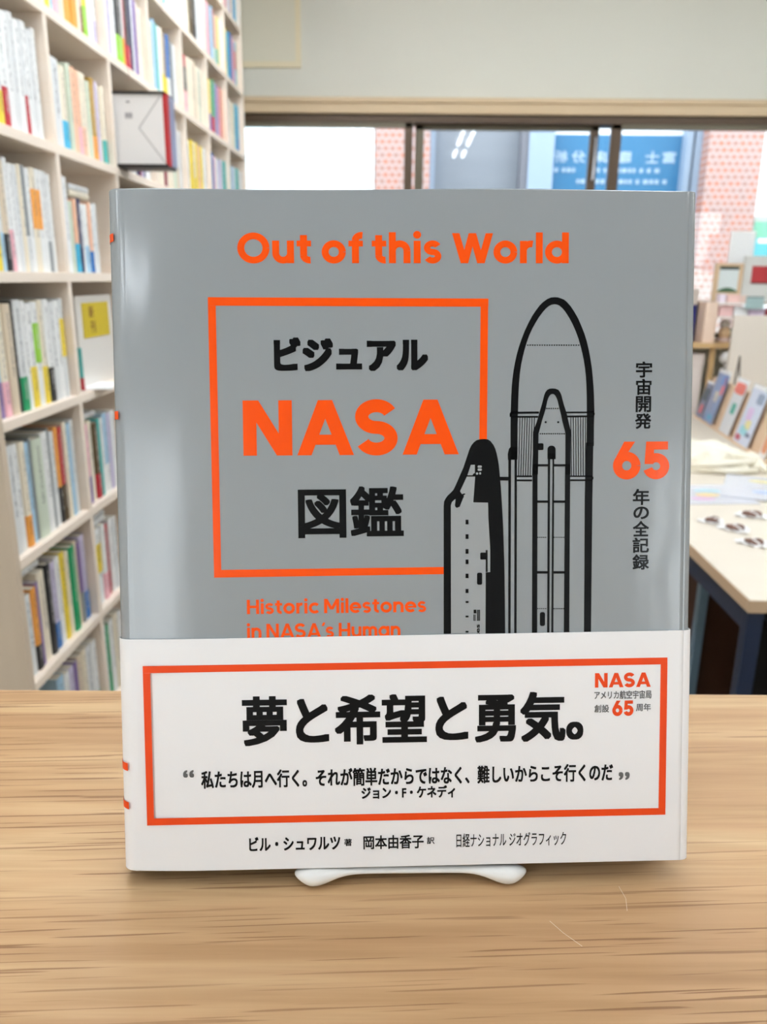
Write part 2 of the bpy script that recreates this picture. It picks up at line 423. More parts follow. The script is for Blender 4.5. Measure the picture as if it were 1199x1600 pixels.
SHAPES = [
    ('square_frame', 'orange', 1, [[(-76.64, 228.84), (32.79, 228.2), (32.74, 225.03), (-76.66, 225.58)], [(-76.66, 225.58), (-73.64, 225.53), (-73.55, 122.24), (-76.42, 122.22)], [(-76.42, 122.29), (15.0, 122.47), (14.99, 119.58), (-76.43, 119.23)], [(29.72, 225.27), (32.67, 225.27), (32.24, 172.81), (29.21, 172.83)]]),
    ('fuel_tank_drawing', 'ink', 1, [[(58.95, 228.72), (57.47, 228.6), (55.99, 227.97), (54.34, 226.81), (53.05, 225.53), (51.58, 223.62), (50.11, 221.48), (48.64, 218.75), (47.17, 215.67), (45.88, 212.35), (44.82, 209.27), (44.0, 206.35), (43.36, 203.43), (42.78, 200.22), (42.37, 197.0), (42.08, 193.78), (41.91, 190.55), (41.69, 183.97), (44.61, 183.95), (44.71, 189.36), (44.82, 192.3), (44.99, 195.23), (45.27, 198.75), (45.74, 202.26), (46.38, 205.47), (47.2, 208.68), (48.02, 211.36), (48.95, 213.92), (50.07, 216.36), (51.3, 218.57), (52.72, 220.89), (54.24, 222.92), (55.42, 224.25), (56.6, 225.24), (57.78, 225.82), (58.97, 225.99)], [(58.95, 228.72), (60.13, 228.66), (61.32, 228.31), (62.63, 227.78), (63.7, 226.97), (65.26, 225.29), (66.7, 223.19), (68.32, 220.46), (69.71, 217.37), (70.87, 214.57), (71.85, 211.53), (72.71, 208.02), (73.4, 204.51), (73.97, 200.99), (74.36, 197.46), (74.69, 193.93), (74.9, 190.4), (75.14, 183.79), (72.09, 183.81), (72.04, 189.24), (71.96, 191.89), (71.82, 194.53), (71.61, 197.77), (71.22, 201.0), (70.72, 204.05), (70.1, 206.86), (69.36, 209.78), (68.56, 212.42), (67.41, 215.45), (66.14, 218.25), (64.69, 220.87), (63.13, 223.2), (62.0, 224.48), (60.75, 225.52), (59.86, 225.87), (58.97, 225.99)], [(41.69, 184.38), (44.61, 184.36), (44.45, 178.76), (44.43, 165.15), (41.68, 165.17), (41.65, 178.78)], [(40.82, 165.33), (41.88, 165.32), (41.88, 95.25), (40.94, 95.27)], [(43.3, 165.31), (44.23, 165.3), (44.33, 95.22), (43.39, 95.23)], [(41.62, 170.05), (44.34, 170.03), (44.23, 165.0), (40.64, 165.02), (40.57, 167.29), (41.0, 169.32)], [(72.09, 184.22), (75.14, 184.21), (75.01, 178.59), (75.03, 170.29), (72.15, 170.31)], [(71.93, 171.69), (74.85, 171.67), (74.77, 167.37), (74.73, 158.11), (74.63, 148.83), (74.56, 94.8), (71.72, 94.84), (71.57, 148.85), (71.67, 158.14)], [(41.51, 183.85), (41.93, 184.02), (52.96, 184.08), (52.96, 183.26), (41.93, 183.14), (41.52, 182.97)], [(41.52, 182.97), (42.05, 182.37), (52.67, 182.32), (52.55, 181.61), (41.7, 181.67)], [(41.28, 183.5), (42.11, 183.49), (42.12, 182.02), (41.28, 182.03)], [(63.65, 183.97), (74.9, 183.91), (74.91, 183.26), (63.65, 183.32)], [(64.02, 182.37), (74.92, 182.43), (74.92, 181.73), (64.15, 181.67)], [(74.49, 183.8), (75.27, 183.44), (75.28, 182.55), (74.5, 182.14)], [(44.25, 158.78), (50.33, 158.73), (50.33, 158.12), (44.25, 158.16)], [(44.26, 157.18), (50.34, 157.13), (50.34, 156.45), (44.26, 156.5)], [(65.63, 158.62), (74.6, 158.55), (74.61, 157.99), (65.63, 158.06)], [(65.64, 157.07), (74.62, 157.0), (74.62, 156.32), (65.64, 156.39)], [(74.23, 158.43), (74.98, 157.99), (74.99, 157.12), (74.24, 156.63)], [(37.44, 158.28), (41.15, 158.25), (41.16, 156.83), (37.56, 156.86)]]),
    ('tank_ribs_drawing', 'ink', 1, [[(45.26, 181.71), (45.53, 181.71), (45.03, 158.77), (44.72, 158.78)], [(46.22, 181.7), (46.5, 181.7), (45.97, 158.77), (45.66, 158.77)], [(47.19, 181.7), (47.46, 181.7), (46.91, 158.76), (46.6, 158.76)], [(48.15, 181.69), (48.43, 181.69), (47.86, 158.75), (47.55, 158.76)], [(49.12, 181.69), (49.39, 181.69), (48.8, 158.75), (48.49, 158.75)], [(50.09, 181.68), (50.36, 181.68), (49.74, 158.74), (49.43, 158.74)], [(51.05, 181.68), (51.33, 181.68), (50.69, 158.73), (50.38, 158.73)], [(65.56, 181.72), (65.84, 181.72), (66.28, 158.61), (65.97, 158.61)], [(66.54, 181.71), (66.82, 181.71), (67.23, 158.6), (66.92, 158.61)], [(67.53, 181.71), (67.8, 181.7), (68.17, 158.6), (67.86, 158.6)], [(68.51, 181.7), (68.78, 181.7), (69.12, 158.59), (68.81, 158.59)], [(69.49, 181.7), (69.77, 181.69), (70.07, 158.58), (69.76, 158.58)], [(70.47, 181.69), (70.75, 181.69), (71.02, 158.58), (70.7, 158.58)], [(71.45, 181.68), (71.73, 181.68), (71.96, 158.57), (71.65, 158.57)]]),
    ('dotted_lines', 'ink', 1, [[(48.14, 210.31), (48.61, 210.31), (48.62, 209.84), (48.14, 209.84)], [(49.1, 210.31), (49.58, 210.3), (49.58, 209.84), (49.1, 209.84)], [(50.06, 210.3), (50.54, 210.3), (50.54, 209.84), (50.06, 209.84)], [(51.02, 210.3), (51.5, 210.3), (51.5, 209.83), (51.02, 209.83)], [(51.98, 210.3), (52.46, 210.3), (52.46, 209.83), (51.99, 209.83)], [(52.95, 210.3), (53.42, 210.29), (53.42, 209.83), (52.95, 209.83)], [(53.91, 210.29), (54.38, 210.29), (54.39, 209.83), (53.91, 209.83)], [(54.87, 210.29), (55.34, 210.29), (55.35, 209.82), (54.87, 209.82)], [(55.83, 210.29), (56.31, 210.29), (56.31, 209.82), (55.83, 209.82)], [(56.79, 210.29), (57.27, 210.28), (57.27, 209.82), (56.8, 209.82)], [(57.76, 210.28), (58.23, 210.28), (58.23, 209.81), (57.76, 209.82)], [(58.72, 210.28), (59.19, 210.28), (59.2, 209.81), (58.72, 209.81)], [(59.68, 210.28), (60.16, 210.28), (60.16, 209.81), (59.68, 209.81)], [(60.65, 210.28), (61.12, 210.27), (61.12, 209.81), (60.65, 209.81)], [(61.61, 210.27), (62.08, 210.27), (62.09, 209.8), (61.61, 209.81)], [(62.57, 210.27), (63.05, 210.27), (63.05, 209.8), (62.57, 209.8)], [(63.54, 210.27), (64.01, 210.27), (64.01, 209.8), (63.54, 209.8)], [(64.5, 210.27), (64.97, 210.26), (64.98, 209.8), (64.5, 209.8)], [(65.46, 210.26), (65.94, 210.26), (65.94, 209.79), (65.47, 209.8)], [(66.43, 210.26), (66.9, 210.26), (66.91, 209.79), (66.43, 209.79)], [(67.39, 210.26), (67.87, 210.26), (67.87, 209.79), (67.39, 209.79)], [(68.36, 210.25), (68.83, 210.25), (68.84, 209.79), (68.36, 209.79)], [(55.87, 185.48), (56.35, 185.48), (56.35, 185.01), (55.88, 185.01)], [(56.74, 185.48), (57.22, 185.48), (57.22, 185.01), (56.74, 185.01)], [(57.61, 185.48), (58.08, 185.47), (58.09, 185.0), (57.61, 185.0)], [(58.47, 185.47), (58.95, 185.47), (58.95, 185.0), (58.47, 185.0)], [(59.34, 185.47), (59.82, 185.46), (59.82, 184.99), (59.34, 185.0)], [(60.2, 185.46), (60.68, 185.46), (60.68, 184.99), (60.21, 184.99)], [(61.07, 185.46), (61.55, 185.46), (61.55, 184.98), (61.07, 184.99)], [(53.3, 175.52), (53.78, 175.52), (53.78, 175.05), (53.3, 175.05)], [(54.17, 175.52), (54.64, 175.51), (54.65, 175.04), (54.17, 175.04)], [(55.03, 175.51), (55.51, 175.51), (55.51, 175.04), (55.04, 175.04)], [(55.9, 175.51), (56.38, 175.5), (56.38, 175.03), (55.9, 175.03)], [(56.77, 175.5), (57.25, 175.5), (57.25, 175.02), (56.77, 175.03)], [(57.63, 175.5), (58.11, 175.49), (58.12, 175.02), (57.64, 175.02)], [(58.5, 175.49), (58.98, 175.49), (58.98, 175.01), (58.51, 175.02)], [(59.37, 175.49), (59.85, 175.48), (59.85, 175.01), (59.37, 175.01)], [(60.24, 175.48), (60.72, 175.48), (60.72, 175.0), (60.24, 175.01)], [(61.11, 175.48), (61.58, 175.47), (61.59, 175.0), (61.11, 175.0)], [(61.97, 175.47), (62.45, 175.47), (62.46, 174.99), (61.98, 175.0)], [(62.84, 175.46), (63.32, 175.46), (63.32, 174.99), (62.85, 174.99)], [(52.61, 134.19), (53.01, 134.19), (53.01, 133.79), (52.61, 133.8)], [(53.39, 134.19), (53.79, 134.18), (53.79, 133.78), (53.39, 133.79)], [(54.17, 134.18), (54.57, 134.18), (54.57, 133.78), (54.17, 133.78)], [(54.95, 134.17), (55.35, 134.17), (55.35, 133.77), (54.96, 133.77)], [(55.73, 134.16), (56.13, 134.16), (56.14, 133.76), (55.74, 133.76)], [(59.11, 134.13), (59.51, 134.13), (59.51, 133.73), (59.11, 133.73)], [(59.89, 134.12), (60.29, 134.12), (60.29, 133.72), (59.89, 133.72)], [(60.67, 134.11), (61.07, 134.11), (61.07, 133.71), (60.67, 133.72)], [(61.45, 134.11), (61.85, 134.1), (61.85, 133.7), (61.45, 133.71)], [(62.23, 134.1), (62.63, 134.09), (62.63, 133.7), (62.23, 133.7)], [(63.01, 134.09), (63.41, 134.09), (63.42, 133.69), (63.02, 133.69)], [(52.75, 105.4), (53.15, 105.39), (53.16, 104.99), (52.75, 104.99)], [(53.54, 105.39), (53.94, 105.38), (53.94, 104.98), (53.54, 104.98)], [(54.32, 105.38), (54.72, 105.37), (54.73, 104.97), (54.32, 104.97)], [(55.11, 105.37), (55.51, 105.36), (55.51, 104.96), (55.11, 104.96)], [(55.89, 105.36), (56.29, 105.35), (56.3, 104.95), (55.89, 104.95)], [(59.28, 105.31), (59.69, 105.31), (59.69, 104.9), (59.29, 104.91)], [(60.07, 105.3), (60.47, 105.3), (60.47, 104.89), (60.07, 104.9)], [(60.85, 105.29), (61.26, 105.29), (61.26, 104.88), (60.86, 104.89)], [(61.64, 105.28), (62.04, 105.28), (62.05, 104.87), (61.64, 104.88)], [(62.43, 105.27), (62.83, 105.27), (62.83, 104.86), (62.43, 104.87)], [(63.21, 105.26), (63.61, 105.26), (63.62, 104.85), (63.22, 104.86)]]),
    ('booster_drawing', 'ink', 2, [[(58.28, 193.12), (57.08, 193.01), (56.19, 192.54), (55.48, 191.67), (55.01, 190.49), (54.14, 186.97), (53.26, 184.02), (52.08, 179.9), (50.9, 176.96), (50.61, 175.77), (50.62, 159.17), (52.66, 159.15), (52.82, 175.17), (53.12, 176.35), (54.17, 180.48), (54.93, 182.84), (55.64, 185.19), (56.22, 188.13), (56.63, 189.31), (57.1, 190.19), (57.63, 190.77), (58.29, 190.95)], [(58.28, 193.12), (59.53, 193.0), (60.67, 192.52), (61.33, 191.64), (61.87, 190.46), (62.79, 186.92), (64.01, 183.38), (64.94, 179.24), (65.74, 176.28), (65.64, 173.91), (65.69, 159.05), (63.65, 159.07), (63.59, 174.99), (63.35, 176.29), (62.24, 180.44), (61.75, 182.8), (61.13, 185.16), (60.4, 188.11), (59.97, 189.29), (59.49, 190.18), (58.95, 190.77), (58.29, 190.95)], [(50.5, 163.23), (52.48, 163.21), (52.63, 95.1), (50.55, 95.13)], [(63.54, 163.13), (65.59, 163.12), (65.66, 94.92), (63.52, 94.95)], [(54.34, 171.49), (54.48, 171.47), (54.62, 171.4), (54.72, 171.29), (54.79, 171.16), (54.82, 171.01), (54.83, 169.29), (54.8, 169.15), (54.74, 169.02), (54.63, 168.91), (54.5, 168.85), (54.35, 168.82), (52.97, 168.83), (52.83, 168.86), (52.69, 168.93), (52.59, 169.03), (52.52, 169.16), (52.49, 169.31), (52.48, 171.03), (52.51, 171.17), (52.57, 171.31), (52.68, 171.41), (52.81, 171.48), (52.96, 171.5)], [(58.23, 170.52), (58.68, 170.44), (59.08, 170.24), (59.4, 169.92), (59.61, 169.52), (59.68, 169.08), (59.7, 166.59), (59.63, 166.15), (59.43, 165.76), (59.11, 165.44), (58.71, 165.24), (58.26, 165.18), (57.91, 165.18), (57.46, 165.25), (57.06, 165.46), (56.74, 165.77), (56.53, 166.17), (56.46, 166.61), (56.44, 169.11), (56.51, 169.55), (56.71, 169.94), (57.03, 170.25), (57.43, 170.45), (57.87, 170.52)], [(56.45, 167.44), (59.69, 167.42), (59.7, 165.17), (56.47, 165.19)], [(56.63, 165.34), (57.5, 165.33), (57.6, 95.16), (56.71, 95.17)], [(58.49, 165.33), (59.11, 165.32), (59.23, 95.14), (58.41, 95.15)], [(52.3, 163.22), (56.77, 163.18), (56.77, 162.32), (52.3, 162.35)], [(58.88, 163.17), (63.73, 163.13), (63.73, 162.27), (58.88, 162.31)], [(52.37, 148.77), (56.85, 148.73), (56.85, 147.8), (52.37, 147.84)], [(58.97, 148.72), (63.83, 148.67), (63.84, 147.74), (58.97, 147.79)], [(52.5, 120.39), (57.01, 120.34), (57.02, 119.34), (52.51, 119.39)], [(59.14, 120.31), (64.03, 120.26), (64.04, 119.26), (59.15, 119.31)], [(55.66, 180.24), (55.78, 180.22), (55.88, 180.17), (55.96, 180.09), (56.01, 179.99), (56.03, 179.88), (56.03, 179.82), (56.01, 179.71), (55.96, 179.61), (55.88, 179.53), (55.78, 179.48), (55.67, 179.47), (55.61, 179.47), (55.5, 179.49), (55.4, 179.54), (55.32, 179.62), (55.27, 179.72), (55.25, 179.82), (55.25, 179.88), (55.27, 179.99), (55.32, 180.09), (55.39, 180.17), (55.49, 180.22), (55.6, 180.24)], [(60.69, 180.21), (60.8, 180.19), (60.9, 180.14), (60.98, 180.06), (61.03, 179.96), (61.05, 179.85), (61.05, 179.79), (61.03, 179.68), (60.98, 179.58), (60.9, 179.51), (60.8, 179.46), (60.69, 179.44), (60.63, 179.44), (60.52, 179.46), (60.42, 179.51), (60.34, 179.59), (60.29, 179.69), (60.27, 179.8), (60.27, 179.86), (60.29, 179.97), (60.34, 180.06), (60.42, 180.14), (60.52, 180.19), (60.63, 180.21)], [(55.03, 103.72), (55.27, 103.68), (55.48, 103.57), (55.64, 103.4), (55.75, 103.19), (55.79, 102.95), (55.81, 98.85), (55.78, 98.62), (55.67, 98.41), (55.51, 98.24), (55.3, 98.14), (55.06, 98.1), (54.5, 98.11), (54.26, 98.15), (54.05, 98.26), (53.89, 98.43), (53.78, 98.64), (53.74, 98.88), (53.72, 102.98), (53.75, 103.21), (53.86, 103.42), (54.03, 103.59), (54.24, 103.69), (54.47, 103.72)]]),
    ('shuttle_drawing', 'ink', 2, [[(31.24, 173.36), (29.69, 173.25), (28.15, 172.89), (26.92, 171.98), (25.99, 170.76), (25.32, 169.36), (24.76, 167.71), (22.9, 162.2), (20.74, 157.3), (19.81, 155.15), (18.88, 153.31), (17.77, 152.09), (16.71, 151.18), (15.78, 149.95), (15.16, 148.72), (14.97, 146.87), (14.85, 95.5), (39.69, 95.28), (39.39, 118.04), (39.25, 124.29), (39.05, 130.52), (38.78, 137.99), (38.39, 145.43), (37.82, 154.08), (37.31, 159.63), (36.93, 163.33), (36.49, 165.79), (36.06, 167.75), (35.56, 169.47), (34.82, 171.01), (33.7, 172.43), (32.59, 173.17)]]),
    ('shuttle_side_drawing', 'silver', 3, [[(24.2, 158.5), (27.54, 158.48), (26.79, 148.25), (32.68, 148.08), (32.74, 145.48), (32.81, 141.76), (33.13, 136.8), (33.44, 131.83), (33.57, 129.02), (33.58, 120.23), (31.77, 120.12), (31.73, 95.39), (17.78, 95.46), (17.82, 147.16), (18.25, 148.39), (19.18, 149.3), (19.74, 149.67), (19.61, 148.38), (19.43, 147.14), (19.67, 146.46), (20.23, 146.09), (21.34, 146.51), (21.96, 148.05), (22.71, 149.89), (23.08, 150.51), (22.89, 151.0), (23.64, 151.49), (23.33, 151.86), (22.28, 151.56), (21.66, 152.37), (21.54, 152.8)], [(25.81, 163.16), (27.41, 163.15), (27.41, 159.83), (26.79, 159.65), (26.55, 159.04), (24.45, 159.05)], [(29.82, 162.89), (29.94, 162.87), (30.04, 162.81), (30.12, 162.73), (30.17, 162.63), (30.19, 162.52), (30.19, 162.33), (30.17, 162.22), (30.12, 162.11), (30.04, 162.03), (29.94, 161.98), (29.82, 161.97), (28.89, 161.97), (28.78, 161.99), (28.68, 162.04), (28.59, 162.13), (28.54, 162.23), (28.52, 162.34), (28.52, 162.53), (28.54, 162.64), (28.59, 162.74), (28.68, 162.82), (28.78, 162.88), (28.89, 162.89)], [(29.82, 161.72), (29.94, 161.7), (30.04, 161.65), (30.12, 161.57), (30.17, 161.46), (30.19, 161.35), (30.19, 161.1), (30.17, 160.99), (30.12, 160.89), (30.04, 160.8), (29.94, 160.75), (29.82, 160.74), (28.9, 160.74), (28.78, 160.76), (28.68, 160.81), (28.6, 160.9), (28.54, 161.0), (28.52, 161.11), (28.52, 161.36), (28.54, 161.47), (28.59, 161.58), (28.68, 161.66), (28.78, 161.71), (28.89, 161.73)], [(28.34, 160.13), (28.45, 160.11), (28.56, 160.06), (28.64, 159.98), (28.69, 159.87), (28.71, 159.76), (28.71, 159.58), (28.69, 159.46), (28.64, 159.36), (28.56, 159.28), (28.45, 159.23), (28.34, 159.21), (28.22, 159.21), (28.1, 159.23), (28.0, 159.28), (27.92, 159.37), (27.86, 159.47), (27.84, 159.58), (27.84, 159.77), (27.86, 159.88), (27.92, 159.98), (28.0, 160.06), (28.1, 160.12), (28.22, 160.13)], [(29.58, 160.18), (29.69, 160.17), (29.79, 160.11), (29.88, 160.03), (29.93, 159.93), (29.95, 159.81), (29.95, 159.63), (29.93, 159.51), (29.88, 159.41), (29.79, 159.33), (29.69, 159.28), (29.58, 159.26), (29.45, 159.26), (29.34, 159.28), (29.23, 159.33), (29.15, 159.42), (29.1, 159.52), (29.08, 159.63), (29.08, 159.82), (29.1, 159.93), (29.15, 160.04), (29.23, 160.12), (29.34, 160.17), (29.45, 160.19)]]),
    ('shuttle_marks', 'ink', 4, [[(23.69, 141.35), (24.87, 141.34), (24.87, 139.48), (23.69, 139.5)], [(23.69, 135.53), (24.87, 135.52), (24.86, 133.65), (23.69, 133.67)], [(23.68, 129.63), (24.86, 129.61), (24.86, 127.75), (23.68, 127.76)], [(23.68, 125.39), (24.86, 125.38), (24.86, 123.57), (23.68, 123.59)], [(23.67, 119.72), (24.86, 119.7), (24.86, 117.89), (23.67, 117.91)], [(23.67, 113.53), (24.85, 113.52), (24.85, 111.89), (23.67, 111.9)], [(23.67, 108.64), (24.85, 108.63), (24.85, 107.88), (23.67, 107.89)], [(23.66, 102.74), (24.85, 102.73), (24.85, 102.04), (23.66, 102.05)], [(23.66, 96.58), (24.84, 96.56), (24.84, 95.87), (23.66, 95.88)], [(31.76, 129.11), (32.51, 129.1), (32.52, 120.24), (31.77, 120.25)], [(31.64, 128.11), (31.76, 128.09), (31.86, 128.04), (31.94, 127.95), (32.0, 127.85), (32.01, 127.73), (32.02, 125.68), (32.0, 125.56), (31.94, 125.46), (31.86, 125.38), (31.76, 125.32), (31.64, 125.31), (29.96, 125.32), (29.85, 125.34), (29.74, 125.4), (29.66, 125.48), (29.61, 125.59), (29.59, 125.7), (29.59, 127.76), (29.61, 127.87), (29.66, 127.98), (29.74, 128.06), (29.85, 128.11), (29.96, 128.13)], [(29.71, 120.02), (29.91, 119.99), (30.08, 119.9), (30.22, 119.76), (30.31, 119.59), (30.34, 119.39), (30.34, 115.83), (30.31, 115.63), (30.22, 115.46), (30.08, 115.32), (29.91, 115.24), (29.72, 115.21), (28.91, 115.22), (28.71, 115.25), (28.54, 115.34), (28.4, 115.48), (28.31, 115.66), (28.28, 115.85), (28.28, 119.42), (28.31, 119.61), (28.4, 119.78), (28.54, 119.92), (28.71, 120.0), (28.91, 120.03)], [(26.91, 105.15), (28.03, 105.14), (28.03, 103.63), (26.91, 103.64)], [(28.28, 105.13), (28.6, 105.13), (28.6, 100.6), (28.28, 100.61)], [(28.72, 105.13), (29.03, 105.12), (29.03, 100.6), (28.72, 100.6)], [(29.16, 105.12), (29.47, 105.12), (29.47, 100.59), (29.16, 100.59)], [(26.85, 103.14), (27.16, 103.14), (27.16, 100.62), (26.85, 100.63)], [(27.35, 103.13), (27.66, 103.13), (27.66, 100.61), (27.35, 100.62)], [(15.86, 104.23), (16.3, 104.41), (17.68, 105.58), (17.67, 105.02), (16.43, 104.03), (17.05, 103.27)]]),
    ('belly_band_frame', 'orange', 'B', [[(-105.23, 84.25), (105.73, 84.65), (105.77, 81.86), (-105.23, 81.4)], [(-105.23, 81.4), (-102.34, 81.36), (-102.3, 22.02), (-105.09, 22.06)], [(-105.08, 22.11), (105.82, 22.12), (105.84, 19.29), (-105.11, 19.22)], [(103.01, 81.9), (105.77, 81.86), (105.85, 22.07), (102.95, 22.13)]]),
]
TES = [(27.72, 94.31), (29.35, 99.14)]
SILVER, SILVER2 = (153, 158, 161), (162, 166, 168)

BW, BH, BT = .23041, .2700, .024
bk = thing('hardback_book', 'large silver grey hardback with orange lettering and white paper band standing on the counter', 'book')
bk.matrix_world = (Matrix.Translation((.0048958, .2722989, E - .2301445)) @
    (Matrix.Rotation(.0577522, 3, 'Z') @ Matrix.Rotation(-.2238764, 3, 'X') @ Matrix.Rotation(-.0123385, 3, 'Y')).to_4x4())

def gloss(name, c, rough, wav, coat=0.0, spec=.5, metal=0.0):
    """printed, film-laminated paper: slightly wavy gloss in book coordinates"""
    m = bpy.data.materials.new(name); m.use_nodes = True
    nt = m.node_tree; b = nt.nodes['Principled BSDF']
    b.inputs['Base Color'].default_value = lin(c); b.inputs['Roughness'].default_value = rough
    b.inputs['Specular IOR Level'].default_value = spec; b.inputs['Metallic'].default_value = metal
    b.inputs['Coat Weight'].default_value = coat; b.inputs['Coat Roughness'].default_value = .13
    tc = nt.nodes.new('ShaderNodeTexCoord'); mp = nt.nodes.new('ShaderNodeMapping'); mp.inputs['Scale'].default_value = (18, 18, 7)
    n = nt.nodes.new('ShaderNodeTexNoise'); n.inputs['Scale'].default_value = 1.0; n.inputs['Detail'].default_value = 3
    bp = nt.nodes.new('ShaderNodeBump'); bp.inputs['Strength'].default_value = 1.0; bp.inputs['Distance'].default_value = wav
    nt.links.new(tc.outputs['Object'], mp.inputs['Vector']); nt.links.new(mp.outputs['Vector'], n.inputs['Vector'])
    nt.links.new(n.outputs['Fac'], bp.inputs['Height'])
    nt.links.new(bp.outputs['Normal'], b.inputs['Normal']); nt.links.new(bp.outputs['Normal'], b.inputs['Coat Normal'])
    return m
WAV = .0012
G_silver = gloss('silver_jacket', SILVER, .16, WAV, .0, .8)
G_silver2 = gloss('silver_jacket_light', SILVER2, .16, WAV, .0, .8)
G_orange = gloss('orange_ink', (255, 84, 0), .20, WAV, .0)
G_ink = gloss('black_ink', (7, 8, 12), .20, WAV, .0, .3)
G_paper = gloss('white_band_paper', (248, 248, 250), .45, .0004, .0, .35)
G_borange = gloss('orange_band_ink', (240, 74, 14), .45, .0004, .0, .3)
G_bink = gloss('black_band_ink', (8, 8, 10), .40, .0004, .0, .2)
G_bgrey = gloss('grey_band_ink', (105, 105, 105), .45, .0004, .0, .2)

BOW = .0012
def wrap_path(off, xr, flap):
    """section of a jacket: front flap, fore-edge fold, front, rounded spine, back, fold, flap"""
    r, Rr = .0028, .0065
    L = -BW / 2
    p = []
    if flap:
        p.append((xr - flap, .0056))
    for k in range(7):
        a = math.pi / 2 * (1 - k / 3.0)
        p.append((xr - r + r * math.cos(a) + off * max(0, math.cos(a)), r - r * math.sin(a) - off * math.sin(a)))
    xs = [xr - r - .0004, xr - r - .002, xr - r - .006] + [xr - r - .006 - (BW - .05) * k / 10 for k in range(1, 11)] + [L + Rr + .024 * (1 - k / 12) for k in range(1, 12)] + [L + Rr + .0005]
    for x in xs:
        p.append((x, BOW * max(0, 1 - (x - L - Rr) / .03) ** 2 - off))
    for k in range(9):
        a = math.pi / 2 * k / 8
        p.append((L + Rr - (Rr + off) * math.sin(a), Rr + BOW * (1 - k / 8) - (Rr + off) * math.cos(a)))
    for k in range(1, 9):
        a = math.pi / 2 * k / 8
        p.append((L + Rr - (Rr + off) * math.cos(a), BT - Rr + (Rr + off) * math.sin(a)))
    p.append((xr - r, BT + off))
    for k in range(1, 7):
        a = math.pi / 2 * (1 - k / 3.0)
        p.append((xr - r + r * math.cos(a) + off * max(0, math.cos(a)), BT - r + (r + off) * math.sin(a)))
    if flap:
        p.append((xr - flap, BT - .0056))
    return p

def sheet(name, path, zlo, zhi, m, thick=.00025, nz=8):
    bm = bmesh.new()
    rows = []
    for t in [0, .0015, .005] + [k / nz for k in range(1, nz)] + [.995, .9985, 1]:
        rows.append([bm.verts.new((x, y, zlo(x) + (zhi(x) - zlo(x)) * t)) for x, y in path])
    for r0, r1 in zip(rows, rows[1:]):
        for i in range(len(path) - 1):
            bm.faces.new((r0[i], r0[i + 1], r1[i + 1], r1[i]))
    o = obj(name, bm, m, bk, smooth=True)
    md = o.modifiers.new('paper', 'SOLIDIFY'); md.thickness = thick; md.offset = 0
    return o

M_board = mat('grey_cover_board', (120, 124, 126), .7, .2)
bm = bmesh.new()
box(bm, -BW/2 + .006, BW/2 - .0030, .0024, .0050, .0006, BH - .0008); box(bm, -BW/2 + .006, BW/2 - .0030, BT - .0050, BT - .0024, .0006, BH - .0008)
box(bm, -BW/2 + .0024, -BW/2 + .0044, .0075, BT - .0075, .0006, BH - .0008)
obj('cover_boards', bm, M_board, bk, bevel=.0005)
bm = bmesh.new(); box(bm, -BW/2 + .0052, BW/2 - .0065, .0064, BT - .0064, .004, BH - .004); obj('page_block', bm, M_page, bk)
JO = .0004
jacket = sheet('dust_jacket', wrap_path(0, BW / 2, .07), lambda x: 0.0, lambda x: BH + .0004 * math.sin(x * 40) - (.0006 if .04 < x < .05 else 0), G_silver)
bt0, bt1 = .09472, .09566
band = sheet('belly_band', wrap_path(.0007, BW / 2 + .0002, .06), lambda x: -.0001, lambda x: bt0 + (bt1 - bt0) * (x + BW / 2) / BW, G_paper, nz=4)
for f in (jacket, band):
    pass

LATIN_W = {'Out of this World': .222, 'NASA': .235, '65': .235, 'Historic Milestones': .20, 'in NASA\u00b4s Human': .20}
COLS = {'J': {'orange': G_orange, 'ink': G_ink, 'silver': G_silver2}, 'B': {'orange': G_borange, 'ink': G_bink, 'grey': G_bgrey}}
LAY = {1: -.00022, 2: -.00030, 3: -.00038, 4: -.00046, 'B': -.00095}

def lettering(name, body, rect, m, parent, y, bold, turn=0, mirror=False):
    """flat printed letters filling rect = (x0, x1, z0, z1) in metres, on the plane at depth y; bold = extra stroke half-width in metres"""
    cu = bpy.data.curves.new(name, 'FONT')
    cu.body = body
    cu.size = 1.0
    cu.resolution_u = 4
    o = bpy.data.objects.new(name, cu); COL.objects.link(o)
    dg = bpy.context.evaluated_depsgraph_get()
    src = bpy.data.meshes.new_from_object(o.evaluated_get(dg))
    bpy.data.objects.remove(o); bpy.data.curves.remove(cu)
    P = [v.co.copy() for v in src.vertices]
    if turn:
        P = [Vector((-p.y, p.x, 0)) for p in P]
    if mirror:
        P = [Vector((-p.x, p.y, 0)) for p in P]
    x0, x1 = min(p.x for p in P), max(p.x for p in P); y0, y1 = min(p.y for p in P), max(p.y for p in P)
    a, b2, c, d = rect
    bx, bz = (bold if isinstance(bold, tuple) else (bold, bold))
    Q = [(a + bx + (p.x - x0) / (x1 - x0) * (b2 - a - 2 * bx), c + bz + (p.y - y0) / (y1 - y0) * (d - c - 2 * bz)) for p in P]
    shifts = [(0, 0)] if not bx else [(u, w) for u in (0, -1, -.5, .5, 1) for w in (0, -1, -.5, .5, 1)]
    faces = [tuple(f.vertices) for f in src.polygons]
    V, F = [], []
    for k, (sx_, sz_) in enumerate(shifts):
        n0 = len(V)
        V += [(u + sx_ * bx, y - k * 1.5e-6, w + sz_ * bz) for u, w in Q]
        F += [tuple(n0 + i for i in f) for f in faces]
    bpy.data.meshes.remove(src)
    me = bpy.data.meshes.new(name); me.from_pydata(V, [], F); me.update()
    if me.polygons and sum(f.normal.y for f in me.polygons) > 0:
        me.flip_normals()
    me.materials.append(m)
    r = bpy.data.objects.new(name, me); COL.objects.link(r); r.parent = parent
    return r


